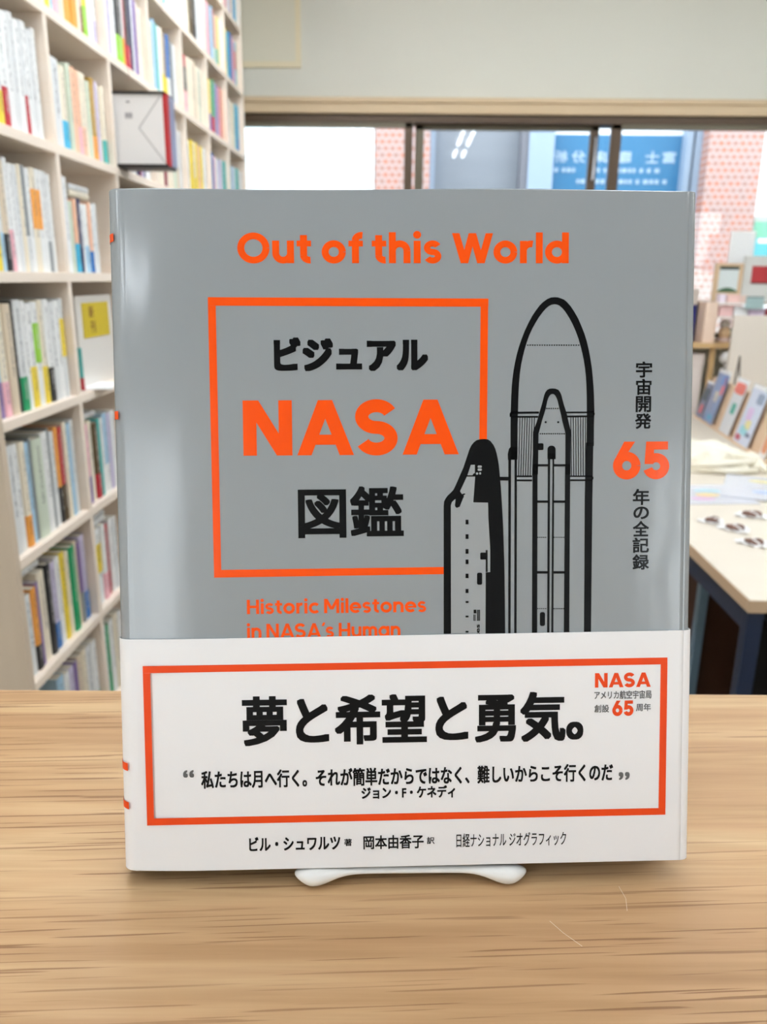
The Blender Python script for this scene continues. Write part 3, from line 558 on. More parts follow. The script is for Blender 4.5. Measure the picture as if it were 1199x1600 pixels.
# round geometric capitals and small letters for the Latin words on the jacket: strokes of even weight on a unit cap height
def arc(cx, cz, rx, rz, a0, a1, n=22):
    return [(cx + rx * math.cos(math.radians(a0 + (a1 - a0) * k / n)), cz + rz * math.sin(math.radians(a0 + (a1 - a0) * k / n))) for k in range(n + 1)]
def ribbon(pts, w):
    """quads along a centre line"""
    out = []
    for i, p in enumerate(pts):
        a, b = pts[max(i - 1, 0)], pts[min(i + 1, len(pts) - 1)]
        dx, dz = b[0] - a[0], b[1] - a[1]; l = math.hypot(dx, dz) or 1
        out.append(((p[0] - dz / l * w / 2, p[1] + dx / l * w / 2), (p[0] + dz / l * w / 2, p[1] - dx / l * w / 2)))
    return [[a[0], a[1], b[1], b[0]] for a, b in zip(out, out[1:])]
def letter(ch, w):
    h, x = w / 2, .745
    bar = lambda x0, x1, z0, z1: [[(x0, z0), (x1, z0), (x1, z1), (x0, z1)]]
    slant = lambda xb, xt, wd, z0=0, z1=1: [[(xb, z0), (xb + wd, z0), (xt + wd, z1), (xt, z1)]]
    stem = lambda c, z0, z1: bar(c - h, c + h, z0, z1)
    ro = .385 - h
    bowl = lambda a0, a1: ribbon(arc(.375, x / 2, ro, x / 2 + .012 - h, a0, a1, 36), w)
    if ch == 'O': return ribbon(arc(.51, .5, .51 - h, .512 - h, 0, 360, 48), w)
    if ch == 'o': return bowl(0, 360)
    if ch == 'c': return bowl(42, 318)
    if ch == 'e': return bowl(0, 318) + bar(.10, .375 + ro + h * .98, x / 2 - w * .32, x / 2 + w * .32)
    if ch == 'd': return bowl(0, 360) + stem(.375 + ro, 0, 1.03)
    if ch == 'a': return bowl(0, 360) + stem(.375 + ro, 0, x)
    if ch == 'u': return stem(h, .33, x) + ribbon(arc(.345, .335, .345 - h, .347 - h, 180, 360), w) + stem(.69 - h, 0, x)
    if ch in 'hn': return stem(h, 0, 1.03 if ch == 'h' else x) + ribbon(arc(.345, x - .335, .345 - h, .347 - h, 180, 0), w) + stem(.69 - h, 0, x - .335)
    if ch == 'm': return stem(h, 0, x) + sum([ribbon(arc(c, x - .29, .305 - h, .302 - h, 180, 0), w) + stem(c + .305 - h, 0, x - .29) for c in (.305, .305 * 3 - w)], [])
    if ch == 't': return stem(.11 + h, .26, .93) + ribbon(arc(.11 + h + .20, .26, .20, .27 - h, 180, 275), w) + bar(0, .46, x - w * .86, x)
    if ch == 'f': return stem(.11 + h, 0, .76) + ribbon(arc(.11 + h + .20, .76, .20, .275 - h, 180, 82), w) + bar(0, .46, x - w * .86, x)
    if ch == 'i': return stem(h + .02, 0, x) + [arc(h + .02, .945, h * 1.16, h * 1.16, 0, 360, 20)[:-1]]
    if ch == 'l': return stem(h, 0, 1.03)
    if ch == 'r': return stem(h, 0, x) + ribbon(arc(.36, x - .335, .36 - h, .347 - h, 180, 78), w)
    if ch in 'Ss':
        H, wd, ww = (1.0, .75, w) if ch == 'S' else (x, .56, w * .92)
        q, cx = ww / 2, wd / 2
        ry = (H / 2 + .012 - q) / 2
        top, low = arc(cx, H / 2 + ry, cx - q, ry, 24, 270, 30), arc(cx, H / 2 - ry, cx - q, ry, 90, -156, 30)
        return ribbon(top[:-1] + low[1:], ww)
    if ch == 'W':
        g = w * 1.07
        return slant(.28, 0, g) + slant(.28, .535, g) + slant(.81, .535, g) + slant(.81, 1.08, g)
    if ch == 'N': return stem(h, 0, 1) + stem(.86 - h, 0, 1) + slant(.86 - w * 1.16, 0, w * 1.16)
    if ch == 'A': return slant(0, .5 - w * .54, w * 1.07) + slant(1.0 - w * 1.07, .5 - w * .54, w * 1.07) + bar(.17, .83, .19, .19 + w * .78)
    if ch == 'H': return stem(h, 0, 1) + stem(.80 - h, 0, 1) + bar(h, .80 - h, .5 - w * .44, .5 + w * .44)
    if ch == 'M': return stem(h, 0, 1) + stem(1.0 - h, 0, 1) + slant(.5 - w * .55, .0, w * 1.1, .26, 1) + slant(.5 - w * .55, 1.0 - w * 1.1, w * 1.1, .26, 1)
    if ch == '\u00b4': return slant(.0, .10, .16, .80, 1.04)
    if ch == '6': return ribbon(arc(.365, .36, .365 - w * .52, .37 - w * .52, 0, 360, 48), w * 1.04) + [[(.29, 1), (.58, 1), (.36, .66), (.20, .50), (.04, .52)]]
    if ch == '5': return bar(.06, .64, 1 - w * .92, 1) + [[(.06, 1), (.06 + w * .95, 1), (.05 + w * .86, .47), (.26, .40), (.02, .40)]] + ribbon(arc(.33, .34, .35 - w * .52, .35 - w * .52, 140, -162, 40), w * 1.04)
    return []
def latin(name, body, rect, m, parent, y, w):
    """a Latin word in the round letters above, filling rect"""
    polys, pen = [], 0.0
    for ch in body:
        if ch == ' ':
            pen += .26; continue
        g = letter(ch, w)
        x1 = max(p[0] for q in g for p in q)
        polys += [[(p[0] + pen, p[1]) for p in q] for q in g]
        pen += x1 + (.025 if ch in 'fWA\u00b4' else .085)
        if ch == 'N': pen -= .0
    xs = [p[0] for q in polys for p in q]; zs = [p[1] for q in polys for p in q]
    a, b, c, d = rect
    X = lambda v: a + (v - min(xs)) / (max(xs) - min(xs)) * (b - a)
    Z = lambda v: c + (v - min(zs)) / (max(zs) - min(zs)) * (d - c)
    V, F = [], []
    for k, q in enumerate(polys):
        n0 = len(V)
        V += [(X(p[0]), y - (k % 40) * 1.0e-6, Z(p[1])) for p in q]
        F.append(tuple(range(n0, n0 + len(q))))
    bm = bmesh.new()
    vs = [bm.verts.new(v) for v in V]
    for f in F:
        fc = bm.faces.new([vs[i] for i in f]); fc.normal_update()
        if fc.normal.y > 0: fc.normal_flip()
    bmesh.ops.triangulate(bm, faces=[f for f in bm.faces if len(f.verts) > 4])
    me = bpy.data.meshes.new(name); bm.to_mesh(me); bm.free(); me.materials.append(m)
    r = bpy.data.objects.new(name, me); COL.objects.link(r); r.parent = parent
    return r

for name, body, rc, colr, bold, where in TEXTS:
    (latin if colr == 'orange' else lettering)(name, body, tuple(v / 1000 for v in rc), COLS[where][colr], jacket if where == 'J' else band, LAY[1] if where == 'J' else LAY['B'], LATIN_W.get(body, .22) if colr == 'orange' else bold)
lettering('hull_lettering', 'United States', (TES[0][0] / 1000, TES[1][0] / 1000, .0765, TES[1][1] / 1000), G_ink, jacket, LAY[4], .00006, turn=1)

for name, colr, lay, polys in SHAPES:
    bm = bmesh.new()
    y = LAY[lay]
    for pl in polys:
        vs = [bm.verts.new((px / 1000, y, pz / 1000)) for px, pz in pl]
        f = bm.faces.new(vs)
        f.normal_update()
        if f.normal.y > 0:
            f.normal_flip()
    bmesh.ops.triangulate(bm, faces=bm.faces[:])
    me = bpy.data.meshes.new(name); bm.to_mesh(me); bm.free()
    me.materials.append(COLS['B' if lay == 'B' else 'J'][colr])
    o = bpy.data.objects.new(name, me); COL.objects.link(o); o.parent = band if lay == 'B' else jacket

def spine_patch(name, z0, z1, off, m, parent, a0=25, a1=90, spine=.012):
    """a printed mark running from the rounded edge onto the spine"""
    Rr = .0065; L = -BW / 2
    pts = [(L + Rr - (Rr + off) * math.sin(math.radians(a)), Rr - (Rr + off) * math.cos(math.radians(a))) for a in [a0 + (a1 - a0) * k / 6 for k in range(7)]]
    pts.append((L - off, spine))
    bm = bmesh.new()
    lo = [bm.verts.new((x, y, z0)) for x, y in pts]; hi = [bm.verts.new((x, y, z1)) for x, y in pts]
    for i in range(len(pts) - 1):
        bm.faces.new((lo[i], lo[i + 1], hi[i + 1], hi[i]))
    return obj(name, bm, m, parent, smooth=True)
spine_patch('spine_mark', .25037, .25351, .00025, G_orange, jacket, 36)
spine_patch('spine_mark', .18197, .18519, .00025, G_orange, jacket, 36)
spine_patch('spine_mark', .04142, .04457, .00098, G_borange, band, 30)
spine_patch('spine_mark', .02561, .02851, .00098, G_borange, band, 30)
spine_patch('spine_lettering', .0372, .0394, .00098, G_bink, band, 45, 60, .009) if False else None

# white stand under the book
M_stand = mat('white_glazed_stand', (240, 238, 234), .25, .5)
st = thing('book_stand', 'white moulded book stand with two rounded feet under the silver book', 'stand', (.0060, .2760, TZ), (0, 0, .0577))
bm = bmesh.new()
N = 61
prof = []
for i in range(N):
    t = -math.cos(math.pi * i / (N - 1))
    a = abs(t)
    t = math.copysign(1 - (1 - a) ** 1.0, t)
    x = t * .0476
    lobe = math.exp(-((a - .84) / .21) ** 2)
    rz = .0014 + .0023 * lobe
    ry = .0026 + .0020 * lobe
    if a > .84:
        e = math.sqrt(max(0.0, 1 - ((a - .84) / .162) ** 2)); rz *= max(e, .05); ry *= max(e, .05)
    zc = .0056 - .0018 * lobe
    prof.append((x, -.0022 - .0016 * lobe, zc, ry, rz))
rings = []
for x, yc, zc, ry, rz in prof:
    rings.append([bm.verts.new((x, yc + ry * math.cos(2*math.pi*k/14), zc + rz * math.sin(2*math.pi*k/14))) for k in range(14)])
for r0, r1 in zip(rings, rings[1:]):
    for k in range(14):
        bm.faces.new((r0[k], r0[(k+1) % 14], r1[(k+1) % 14], r1[k]))
bm.faces.new(rings[0][::-1]); bm.faces.new(rings[-1])
obj('front_lip', bm, M_stand, st, smooth=True)
for s in (-1, 1):
    bm = bmesh.new(); tube(bm, [(s * .040, -.002, .0030), (s * .040, .006, .0013), (s * .040, .030, .0012), (s * .036, .070, .0020), (s * .030, .092, .0030)], [.0016, .0011, .0010, .0018, .0028], 10)
    obj('base_rail', bm, M_stand, st, smooth=True)
bm = bmesh.new()
tube(bm, [(-.030, .090, .003), (-.028, .0418, .060), (-.020, .0600, .140), (0, .0625, .150), (.020, .0600, .140), (.028, .0418, .060), (.030, .090, .003)], .0026, 10)
obj('back_rest', bm, M_stand, st, smooth=True)

# ------------------------------------------------------------------ bookcase
DIV = [1.301, 1.642, 1.972, 2.290, 2.610, 2.920, 3.225, 3.534]
ZB = {5: 1.150, 4: .925, 3: .700, 2: .467, 1: .230, 0: -.006, -1: -.250, -2: -.497, -3: -.740, -4: -.985, -5: -1.215}
FX, BD, TH = -.676, .215, .018
bc = thing('bookcase', 'tall pale birch bookcase along the left side filled with books', 'bookcase', (FX - BD / 2, 2.42, 0))
def bpart(name, x0, x1, y0, y1, z0, z1, m):
    bm = bmesh.new(); box(bm, x0 - bc.location.x, x1 - bc.location.x, y0 - 2.42, y1 - 2.42, z0, z1)
    return obj(name, bm, m, bc, bevel=.0012)
bpart('end_panel', FX - BD, FX, DIV[0] - TH / 2, DIV[0] + TH / 2, 0, E + 1.159, M_endpanel)
bpart('end_panel', FX - BD, FX, DIV[7] - TH / 2, DIV[7] + TH / 2, 0, E + 1.159, M_shelf)
for k, z in ZB.items():
    bpart('shelf_board', FX - BD, FX - .0005, DIV[0] + TH / 2, DIV[7] - TH / 2, E + z - TH / 2, E + z + TH / 2, M_shelf)
ks = sorted(ZB)
for d in DIV[1:7]:
    bm = bmesh.new()
    for a, b2 in zip(ks, ks[1:]):
        box(bm, FX - BD - bc.location.x, FX - .001 - bc.location.x, d - .0075 - 2.42, d + .0075 - 2.42, E + ZB[a] + TH / 2, E + ZB[b2] - TH / 2)
    obj('divider', bm, M_shelf, bc)
bpart('back_panel', FX - BD - .006, FX - BD, DIV[0], DIV[7], .03, E + 1.159, M_shelf)

# books: colour code -> (hex, word)
PAL = {'W': ('f0f0ee', 'white'), 'V': ('e2e3e2', 'greyish white'), 'C': ('efe4ce', 'cream'), 'B': ('dccbb2', 'beige'), 'Y': ('ecd047', 'yellow'),
 'O': ('eda24c', 'orange'), 'P': ('f1bf9f', 'peach'), 'R': ('b5303a', 'red'), 'D': ('7d2a3a', 'dark red'), 'K': ('2a2a2c', 'black'), 'N': ('2a2f57', 'navy'),
 'U': ('2f6fb5', 'blue'), 'S': ('a9cbe0', 'pale blue'), 'T': ('4fb3ac', 'teal'), 'A': ('49b4d8', 'sky blue'), 'G': ('1f9a62', 'green'), 'L': ('93c93c', 'lime green'),
 'J': ('cfd8c4', 'pale green'), 'I': ('f0b9c2', 'pink'), 'M': ('c04a8c', 'magenta'), 'Q': ('8d76a8', 'purple'), 'H': ('cdc4dc', 'lavender'), 'Z': ('8a7a6c', 'taupe'),
 'X': ('8f9496', 'grey'), 'E': ('b08a35', 'ochre'), 'F': ('5b4a30', 'brown')}
def book_mat(code):
    key = 'cover_' + PAL[code][1].replace(' ', '_')
    if key in MATS:
        return MATS[key]
    c = hx(PAL[code][0])
    m = mat(key, c, .45, .4)
    nt = m.node_tree; Nn = nt.nodes.new; L = nt.links.new
    b = nt.nodes['Principled BSDF']
    tc = Nn('ShaderNodeTexCoord'); sp = Nn('ShaderNodeSeparateXYZ'); L(tc.outputs['Generated'], sp.inputs[0])
    def cmp(src, op, v):
        k = Nn('ShaderNodeMath'); k.operation = op; L(src, k.inputs[0]); k.inputs[1].default_value = v
        return k.outputs[0]
    def mul(a, b_):
        k = Nn('ShaderNodeMath'); k.operation = 'MULTIPLY'; L(a, k.inputs[0]); L(b_, k.inputs[1])
        return k.outputs[0]
    oi = Nn('ShaderNodeObjectInfo')
    mp = Nn('ShaderNodeMapping'); mp.inputs['Scale'].default_value = (0, 700, 170); L(tc.outputs['Object'], mp.inputs['Vector'])
    cb = Nn('ShaderNodeCombineXYZ'); mm = Nn('ShaderNodeMath'); mm.operation = 'MULTIPLY'; mm.inputs[1].default_value = 900.0
    L(oi.outputs['Random'], mm.inputs[0]); L(mm.outputs[0], cb.inputs[0])
    va = Nn('ShaderNodeVectorMath'); va.operation = 'ADD'; L(mp.outputs[0], va.inputs[0]); L(cb.outputs[0], va.inputs[1])
    nz = Nn('ShaderNodeTexNoise'); nz.inputs['Scale'].default_value = 1.0; nz.inputs['Detail'].default_value = 1.0; L(va.outputs[0], nz.inputs['Vector'])
    k = cmp(nz.outputs['Fac'], 'GREATER_THAN', .52)
    for src, op, v in ((sp.outputs[0], 'GREATER_THAN', .97), (sp.outputs[1], 'GREATER_THAN', .34), (sp.outputs[1], 'LESS_THAN', .66), (sp.outputs[2], 'GREATER_THAN', .34), (sp.outputs[2], 'LESS_THAN', .93)):
        k = mul(k, cmp(src, op, v))
    dark = sum(c) < 420
    f = Nn('ShaderNodeMath'); f.operation = 'MULTIPLY'; L(k, f.inputs[0]); f.inputs[1].default_value = .7
    mx = Nn('ShaderNodeMix'); mx.data_type = 'RGBA'; mx.inputs[6].default_value = lin(c)
    mx.inputs[7].default_value = lin((215, 210, 205)) if dark else lin((70, 66, 74))
    L(f.outputs[0], mx.inputs[0]); L(mx.outputs[2], b.inputs['Base Color'])
    return m

ORD = ['first', 'second', 'third', 'fourth', 'fifth', 'sixth', 'seventh', 'eighth', 'ninth', 'tenth', 'eleventh', 'twelfth', 'thirteenth', 'fourteenth', 'fifteenth', 'sixteenth']
ROWN = {3: 'third shelf above the middle', 2: 'second shelf above the middle', 1: 'first shelf above the middle', 0: 'the middle shelf', 4: 'fourth shelf above the middle',
        -1: 'first shelf below the middle', -2: 'second shelf below the middle', -3: 'third shelf below the middle', -4: 'fourth shelf below the middle'}
BAYN = ['nearest bay', 'second bay', 'third bay', 'fourth bay', 'fifth bay', 'sixth bay', 'farthest bay']

def make_book(code, band_code, bfrac, t, h, d, x, y, z, label, group, mid=None, ribbon=False, name='paperback_book'):
    """spine faces +x; x is the spine plane, y the near side, z the shelf top"""
    r = thing(name, label, 'book', (x, y, z), group=group)
    m = book_mat(code)
    c = .0005
    bm = bmesh.new()
    # wrapped cover: back board, rounded spine, front board as one folded sheet
    sec = [(-d, 0), (-.003, 0), (-.0008, t * .12), (0, t * .3), (0, t * .7), (-.0008, t * .88), (-.003, t), (-d, t)]
    sin_ = [(-d, c), (-.0035, c), (-.0022, t * .16), (-.0016, t * .32), (-.0016, t * .68), (-.0022, t * .84), (-.0035, t - c), (-d, t - c)]
    lo = [bm.verts.new((a, b2, 0)) for a, b2 in sec]; hi = [bm.verts.new((a, b2, h)) for a, b2 in sec]
    li = [bm.verts.new((a, b2, 0)) for a, b2 in sin_]; hi2 = [bm.verts.new((a, b2, h)) for a, b2 in sin_]
    for i in range(7):
        bm.faces.new((lo[i], lo[i+1], hi[i+1], hi[i])); bm.faces.new((li[i], hi2[i], hi2[i+1], li[i+1]))
        bm.faces.new((hi[i], hi[i+1], hi2[i+1], hi2[i])); bm.faces.new((lo[i], li[i], li[i+1], lo[i+1]))
    for i in (0, 7):
        bm.faces.new((lo[i], hi[i], hi2[i], li[i]))
    obj('cover', bm, m, r)
    bxo('page_block', -d + .001, -.0038, c + .0002, t - c - .0002, .0015, h - .0015, M_page, r)
    def wrapband(nm, code2, z0, z1):
        bm = bmesh.new()
        o_ = .0004
        s2 = [(-d * .8, -o_), (-.003, -o_), (-.0004, t * .1), (o_, t * .3), (o_, t * .7), (-.0004, t * .9), (-.003, t + o_), (-d * .8, t + o_)]
        a_ = [bm.verts.new((p, q_, z0)) for p, q_ in s2]; b_ = [bm.verts.new((p, q_, z1)) for p, q_ in s2]
        for i in range(7):
            bm.faces.new((a_[i], a_[i+1], b_[i+1], b_[i]))
        obj(nm, bm, book_mat(code2), r)
    if band_code:
        wrapband('paper_band', band_code, .0005, h * bfrac)
    if mid:
        wrapband('title_patch', mid[0], h * mid[1], h * mid[2])
    if ribbon:
        bm = bmesh.new(); tube(bm, [(-.004, t * .5, .002), (.003, t * .5, .0015), (.0130, t * .4, .001), (.0145, t * .45, -.008), (.0140, t * .6, -.022), (.017, t * .2, -.034)], .0005, 5)
        obj('ribbon', bm, mat('red_ribbon', (140, 58, 60), .6), r)
    return r

# one entry per compartment: bay, row, books from left to right.
# token: colour [+ /band colour] [+ @patch colour] [+ ~ ribbon] [: relative thickness]; _ is an empty stretch
ROWS = [
 (0, 1, '_:4.6 W V:1.1 W/Y W/R W:1.1 V W V/R:.6 W V W:.8'),
 (1, 1, 'V:1.9 C/A:1.2 J:.8 P:1 P/I:.8 C/P C:.9 J:.8 E/O:1.1 H:.8 C:.7 C/T:.8'),
 (2, 1, '_:5.6 W:.8 K/N:.8 D:.6 X/H:.8 N:.5 W V'),
 (3, 1, 'C:1.2 C D:.7 C C:1.2 J:.8 B V'),
 (4, 1, 'W Y C/Y Y:.7 P Y W'),
 (5, 1, 'U:.8 I W H V/S T:.8'),
 (6, 1, 'W S W T C V'),
 (1, 2, 'Y:1.1 W/S:.8 I J O:1.5 O C:.7 I/D:.8 Y/L W:1.1 W/H'),
 (2, 2, 'H:.9 W K/L~:1.6 V/O:.5 R:.6 K/R:1 N:.7 V:.5 Q:.8 C:.6 C:.8'),
 (3, 2, 'C S:.8 T W C/Y:.9 Z/Y:1.1 U/W K/X:1.1 X W'),
 (4, 2, 'R/I@K:1.3 C C B C J:.9 C:.8'),
 (5, 2, 'Y/Q W/M G/R:.9 S Q:.8 I R:.6 P'),
 (6, 2, 'W C C J A:.9 A/U W'),
 (3, 3, '_:2 R~ C I T:.8 C P W'),
 (4, 3, 'C:1.2 W C F:1.2 K:1.4 V'),
 (5, 3, 'I:1.2 I X:.8 S R/J:.8 J P/T Y:.6 W'),
 (6, 3, 'Y A:1.2 U Q:.8 I A@R C'),
 (5, 4, 'I C R Q:.8 W I N'),
 (6, 4, 'I R W Q C U A'),
 (0, 0, '_:3 S:1.2 C/Y W/S B/K:1.1 W/I:.9 W V C:.8 X/V:.7 W C@O:1.2 W@O W V/X W:.8'),
 (1, 0, 'W!184:1.6 J:.8 P/A:.8 N:1.1 W W/S P/U:.7 W V _:5'),
 (2, 0, 'V W V W:1.1 K R:.7 H W:.8 N:.8 C'),
 (0, -1, 'V:1.1 S/Q:.8 C/I:1.1 B:1.2 K:.4 V/G:1.2 W:.8 W/Y:1.1 W@L:1.1 C/Y:.9 W/K V W:1.1 V@Y:.8'),
 (0, -2, 'V:1.2 W C/O:1 S:1.1 X:.4 J:2 W:1.3 X:.4 V:1.1 O/K:.8 R/F:.9 C:.8 S V'),
 (1, -2, 'I/Q:.7 C F/R:1 T:.7 W S/W H:.8 W _:4'),
 (0, -3, 'V!160:1.2 O/K!166:1 Q!170:.6 C:1.4 K:1 H/U:1.2 W Y:1 C:.8 G:1.2 B:.9 Q/X:.6 H/U:1.3'),
 (1, -3, 'W@Y:1.4 W/I:1 R W:.9 V _:6'),
 (0, -4, '_:3.6 S:1.2 W H:1 Q:.6 B C:.9 V:1.2 W/G:1'),
 (1, -4, 'V:.5 G:.8 W C W _:6'),
]
BASEH = {(0, 1): .187, (1, 1): .162, (0, 0): .182, (1, 0): .146, (0, -1): .194, (0, -2): .197, (1, -2): .178, (0, -3): .190, (1, -3): .176}
TOPS = {}
for bay, row, spec in ROWS:
    y0, y1 = DIV[bay] + .0095, DIV[bay + 1] - .0095
    toks = []
    for tk in spec.split():
        body, _, w = tk.partition(':')
        toks.append((body, float(w) if w else 1.0))
    tot = sum(w for _, w in toks)
    if bay >= 1 or row <= -2:
        y0 += .0125 * DIV[bay] / .676                # space left by the upright at the near side
    span = (y1 - y0) * .985
    z = E + ZB[row] + TH / 2 + .0004
    room = ZB[row + 1] - ZB[row] - TH
    y = y0 + .001
    n = 0
    base_h = BASEH.get((bay, row), random.uniform(.168, .176) if row > 0 else .190)
    for body, w in toks:
        t = span * w / tot
        if body == '_':
            y += t
            continue
        h = min(base_h + random.choice((-.006, -.003, 0, 0, .002, .004)), room - .012)
        if '!' in body:
            h = int(body[body.index('!') + 1:][:3]) / 1000
        code = body[0]
        bandc = body[body.index('/') + 1] if '/' in body else None
        patch = body[body.index('@') + 1] if '@' in body else None
        frac = random.uniform(.30, .40)
        word = PAL[code][1]
        desc = word + (' paperback with ' + PAL[bandc][1] + ' lower band' if bandc else ' paperback with ' + PAL[patch][1] + ' patch' if patch else ' paperback')
        lab = '%s, %s from left, %s, %s' % (desc, ORD[n], BAYN[bay], ROWN[row])
        if len(lab.split()) > 16:
            lab = '%s, %s from left, %s, %s' % (desc.replace('paperback ', '').replace('lower ', ''), ORD[n], BAYN[bay], ROWN[row])
        make_book(code, bandc, frac, t - .0012, h, random.uniform(.118, .130), FX - .012 - (0 if '~' in body else random.uniform(0, .005)), y, z, lab, 'paperbacks standing in the bookcase',
                  (patch, .42, .80) if patch else None, '~' in body)
        y += t
        n += 1
        TOPS[(bay, row)] = max(TOPS.get((bay, row), 0), z + h)

# books lying flat across the tops of the standing ones
def flat_stack(bay, row, y, zt, codes, group, lab):
    for i, c in enumerate(codes):
        b_ = make_book(c, None, 0, .012, .105, .15, 0, 0, 0, lab % (('lower', 'upper')[i] if len(codes) > 1 else ''), group)
        b_.rotation_euler = (-math.pi / 2, 0, 0)
        b_.location = (FX - .022, y, zt + .012 + i * .0124)
for bay, row, y, codes, lab in ((1, 0, 1.735, 'CV', 'pale book lying flat across the books of the second bay, middle shelf, %s of two'),
                                (1, -2, 1.662, 'V', 'grey white book lying flat over the books, second bay, second shelf below%s'),
                                (1, -3, 1.662, 'WV', 'white book lying flat over the books, second bay, third shelf below, %s of two'),
                                (0, -3, 1.316, 'WC', 'white book lying flat at the left end, nearest bay, third shelf below, %s of two')):
    flat_stack(bay, row, y, (E + ZB[0] + .1615 if (bay, row) == (1, 0) else TOPS[(bay, row)] + .0008), codes, 'paperbacks lying flat over standing ones', lab)


# boxed sign standing out of the third bay
sx = thing('display_box', 'pale grey folded box with red edge jutting out of the bookcase', 'box', (-.66, 2.02, E + .2395))
bxo('box_body', -.12, .094, -.030, .030, .008, .156, mat('pale_grey_card', (228, 226, 224), .6, .3), sx, .001)
bxo('base_plate', -.13, .100, -.034, .034, .0, .008, M_black, sx)
bxo('top_plate', -.13, .100, -.034, .034, .156, .161, M_black, sx)
bxo('red_edge', .094, .103, -.0305, -.012, .004, .158, mat('red_card', (176, 38, 40), .5), sx)
bxo('picture_front', .094, .1028, -.012, .034, .006, .156, mat('dark_picture_print', (96, 98, 122), .3, .5, vary=((8, 60, 26), (150, 160, 190))), sx)
bxo('white_border', .096, .1032, .034, .040, .01, .11, M_white, sx)
bm = bmesh.new()
for (a, b2) in (((.090, .153), (.036, .085)), ((.036, .085), (.092, .012))):
    p, q_ = Vector((a[0], -.0304, a[1])), Vector((b2[0], -.0304, b2[1]))
    nrm = Vector((-(q_ - p).z, 0, (q_ - p).x)).normalized() * .0012
    bm.faces.new([bm.verts.new(v) for v in (p - nrm, q_ - nrm, q_ + nrm, p + nrm)])
obj('fold_seam', bm, mat('seam_grey', (168, 166, 164), .7), sx)
bm = bmesh.new()
for k in range(5):
    box(bm, .006 + k * .0035, .006 + k * .0035 + .0018, -.0305, -.030, .105, .117)
obj('printed_barcode', bm, mat('grey_print', (110, 106, 112), .7), sx)
bxo('printed_mark', .010, .018, -.0305, -.030, .138, .141, mat('grey_print'), sx)

# the open compartment of the second bay, one shelf below the middle
zz = E + ZB[-1] + TH / 2 + .0004
fo = thing('display_booklet', 'off-white booklet facing out with yellow card in the second bay', 'booklet', (FX - .026, 1.722, zz))
bxo('cover', -.008, .0, .0, .21, .0, .196, mat('offwhite_cover', (226, 220, 212), .6), fo)
bxo('yellow_card', .0, .0012, .030, .185, .106, .181, mat('yellow_label', (206, 180, 40), .6), fo)
t_ = lettering('card_lettering', '新', (.0, .030, .148, .174), mat('brown_ink', (128, 84, 30), .6), fo, 0, .0006)
t_.matrix_parent_inverse = Matrix.Identity(4); t_.rotation_euler = (0, 0, math.pi / 2); t_.location = (.0014, .066, 0)
t_ = lettering('card_lettering', '刊', (.0, .030, .116, .142), mat('brown_ink'), fo, 0, .0006)
t_.rotation_euler = (0, 0, math.pi / 2); t_.location = (.0014, .070, 0)
make_book('T', 'R', .3, .006, .090, .08, FX - .016, 1.712 - .0085, zz, 'thin teal booklet standing beside the off-white booklet with yellow card', 'paperbacks standing in the bookcase')
bm = bmesh.new(); box(bm, -.05, .05, -.05, .06, 0, .004)
pl = obj('paper_leaflet', bm, M_white, None, bevel=.001); pl.location = (FX - .06 + .035, 1.76, zz); pl.rotation_euler = (0, 0, .3)
tag(pl, 'white paper leaflet lying flat before the booklet with the yellow card', 'leaflet')

# ------------------------------------------------------------------ pale table at the right
TT = E - .537
M_top = mat('pale_table_top', (226, 216, 200), .45, .3, vary=((3, 30, 3), (222, 211, 193)))
M_edge = mat('tan_edge_band', (196, 168, 138), .5, .3)
M_navy = mat('navy_steel', (22, 36, 62), .4, .4)
tb = thing('table', 'pale topped table with navy legs behind the right side of the silver book', 'table', (1.18, 2.37, 0))
def tpart(name, x0, x1, y0, y1, z0, z1, m, bev=.0):
    bm = bmesh.new(); box(bm, x0 - 1.18, x1 - 1.18, y0 - 2.37, y1 - 2.37, z0, z1)
    return obj(name, bm, m, tb, bevel=bev)
tpart('tabletop', .615, 1.75, 1.322, 3.42, TT - .002, TT, M_top)
tpart('edge_band', .614, 1.751, 1.321, 3.421, TT - .024, TT - .002, M_edge)
tpart('apron', .624, .644, 1.36, 3.38, TT - .070, TT - .024, M_navy); tpart('apron', 1.72, 1.74, 1.36, 3.38, TT - .070, TT - .024, M_navy)
tpart('apron', .66, 1.70, 1.336, 1.356, TT - .050, TT - .024, M_navy); tpart('apron', .66, 1.70, 3.385, 3.405, TT - .070, TT - .024, M_navy)
for a in (.620, 1.716):
    for b2 in (1.330, 3.386):
        tpart('leg', a, a + .028, b2, b2 + .028, 0, TT - .024, M_navy, .002)

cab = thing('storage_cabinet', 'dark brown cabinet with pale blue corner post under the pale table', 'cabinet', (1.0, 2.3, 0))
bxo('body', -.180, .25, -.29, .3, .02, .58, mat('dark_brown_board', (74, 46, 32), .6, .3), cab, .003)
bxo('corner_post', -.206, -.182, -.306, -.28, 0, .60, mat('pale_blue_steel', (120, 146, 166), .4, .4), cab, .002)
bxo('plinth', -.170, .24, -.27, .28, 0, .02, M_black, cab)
bn = thing('black_box', 'black box standing in the shadow under the pale table', 'box', (1.23, 1.74, 0))  # black block added to darken the deep shade under the table
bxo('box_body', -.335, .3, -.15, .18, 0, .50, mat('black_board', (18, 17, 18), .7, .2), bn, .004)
bxo('box_lid', -.340, .305, -.155, .185, .50, .54, mat('black_board'), bn, .004)

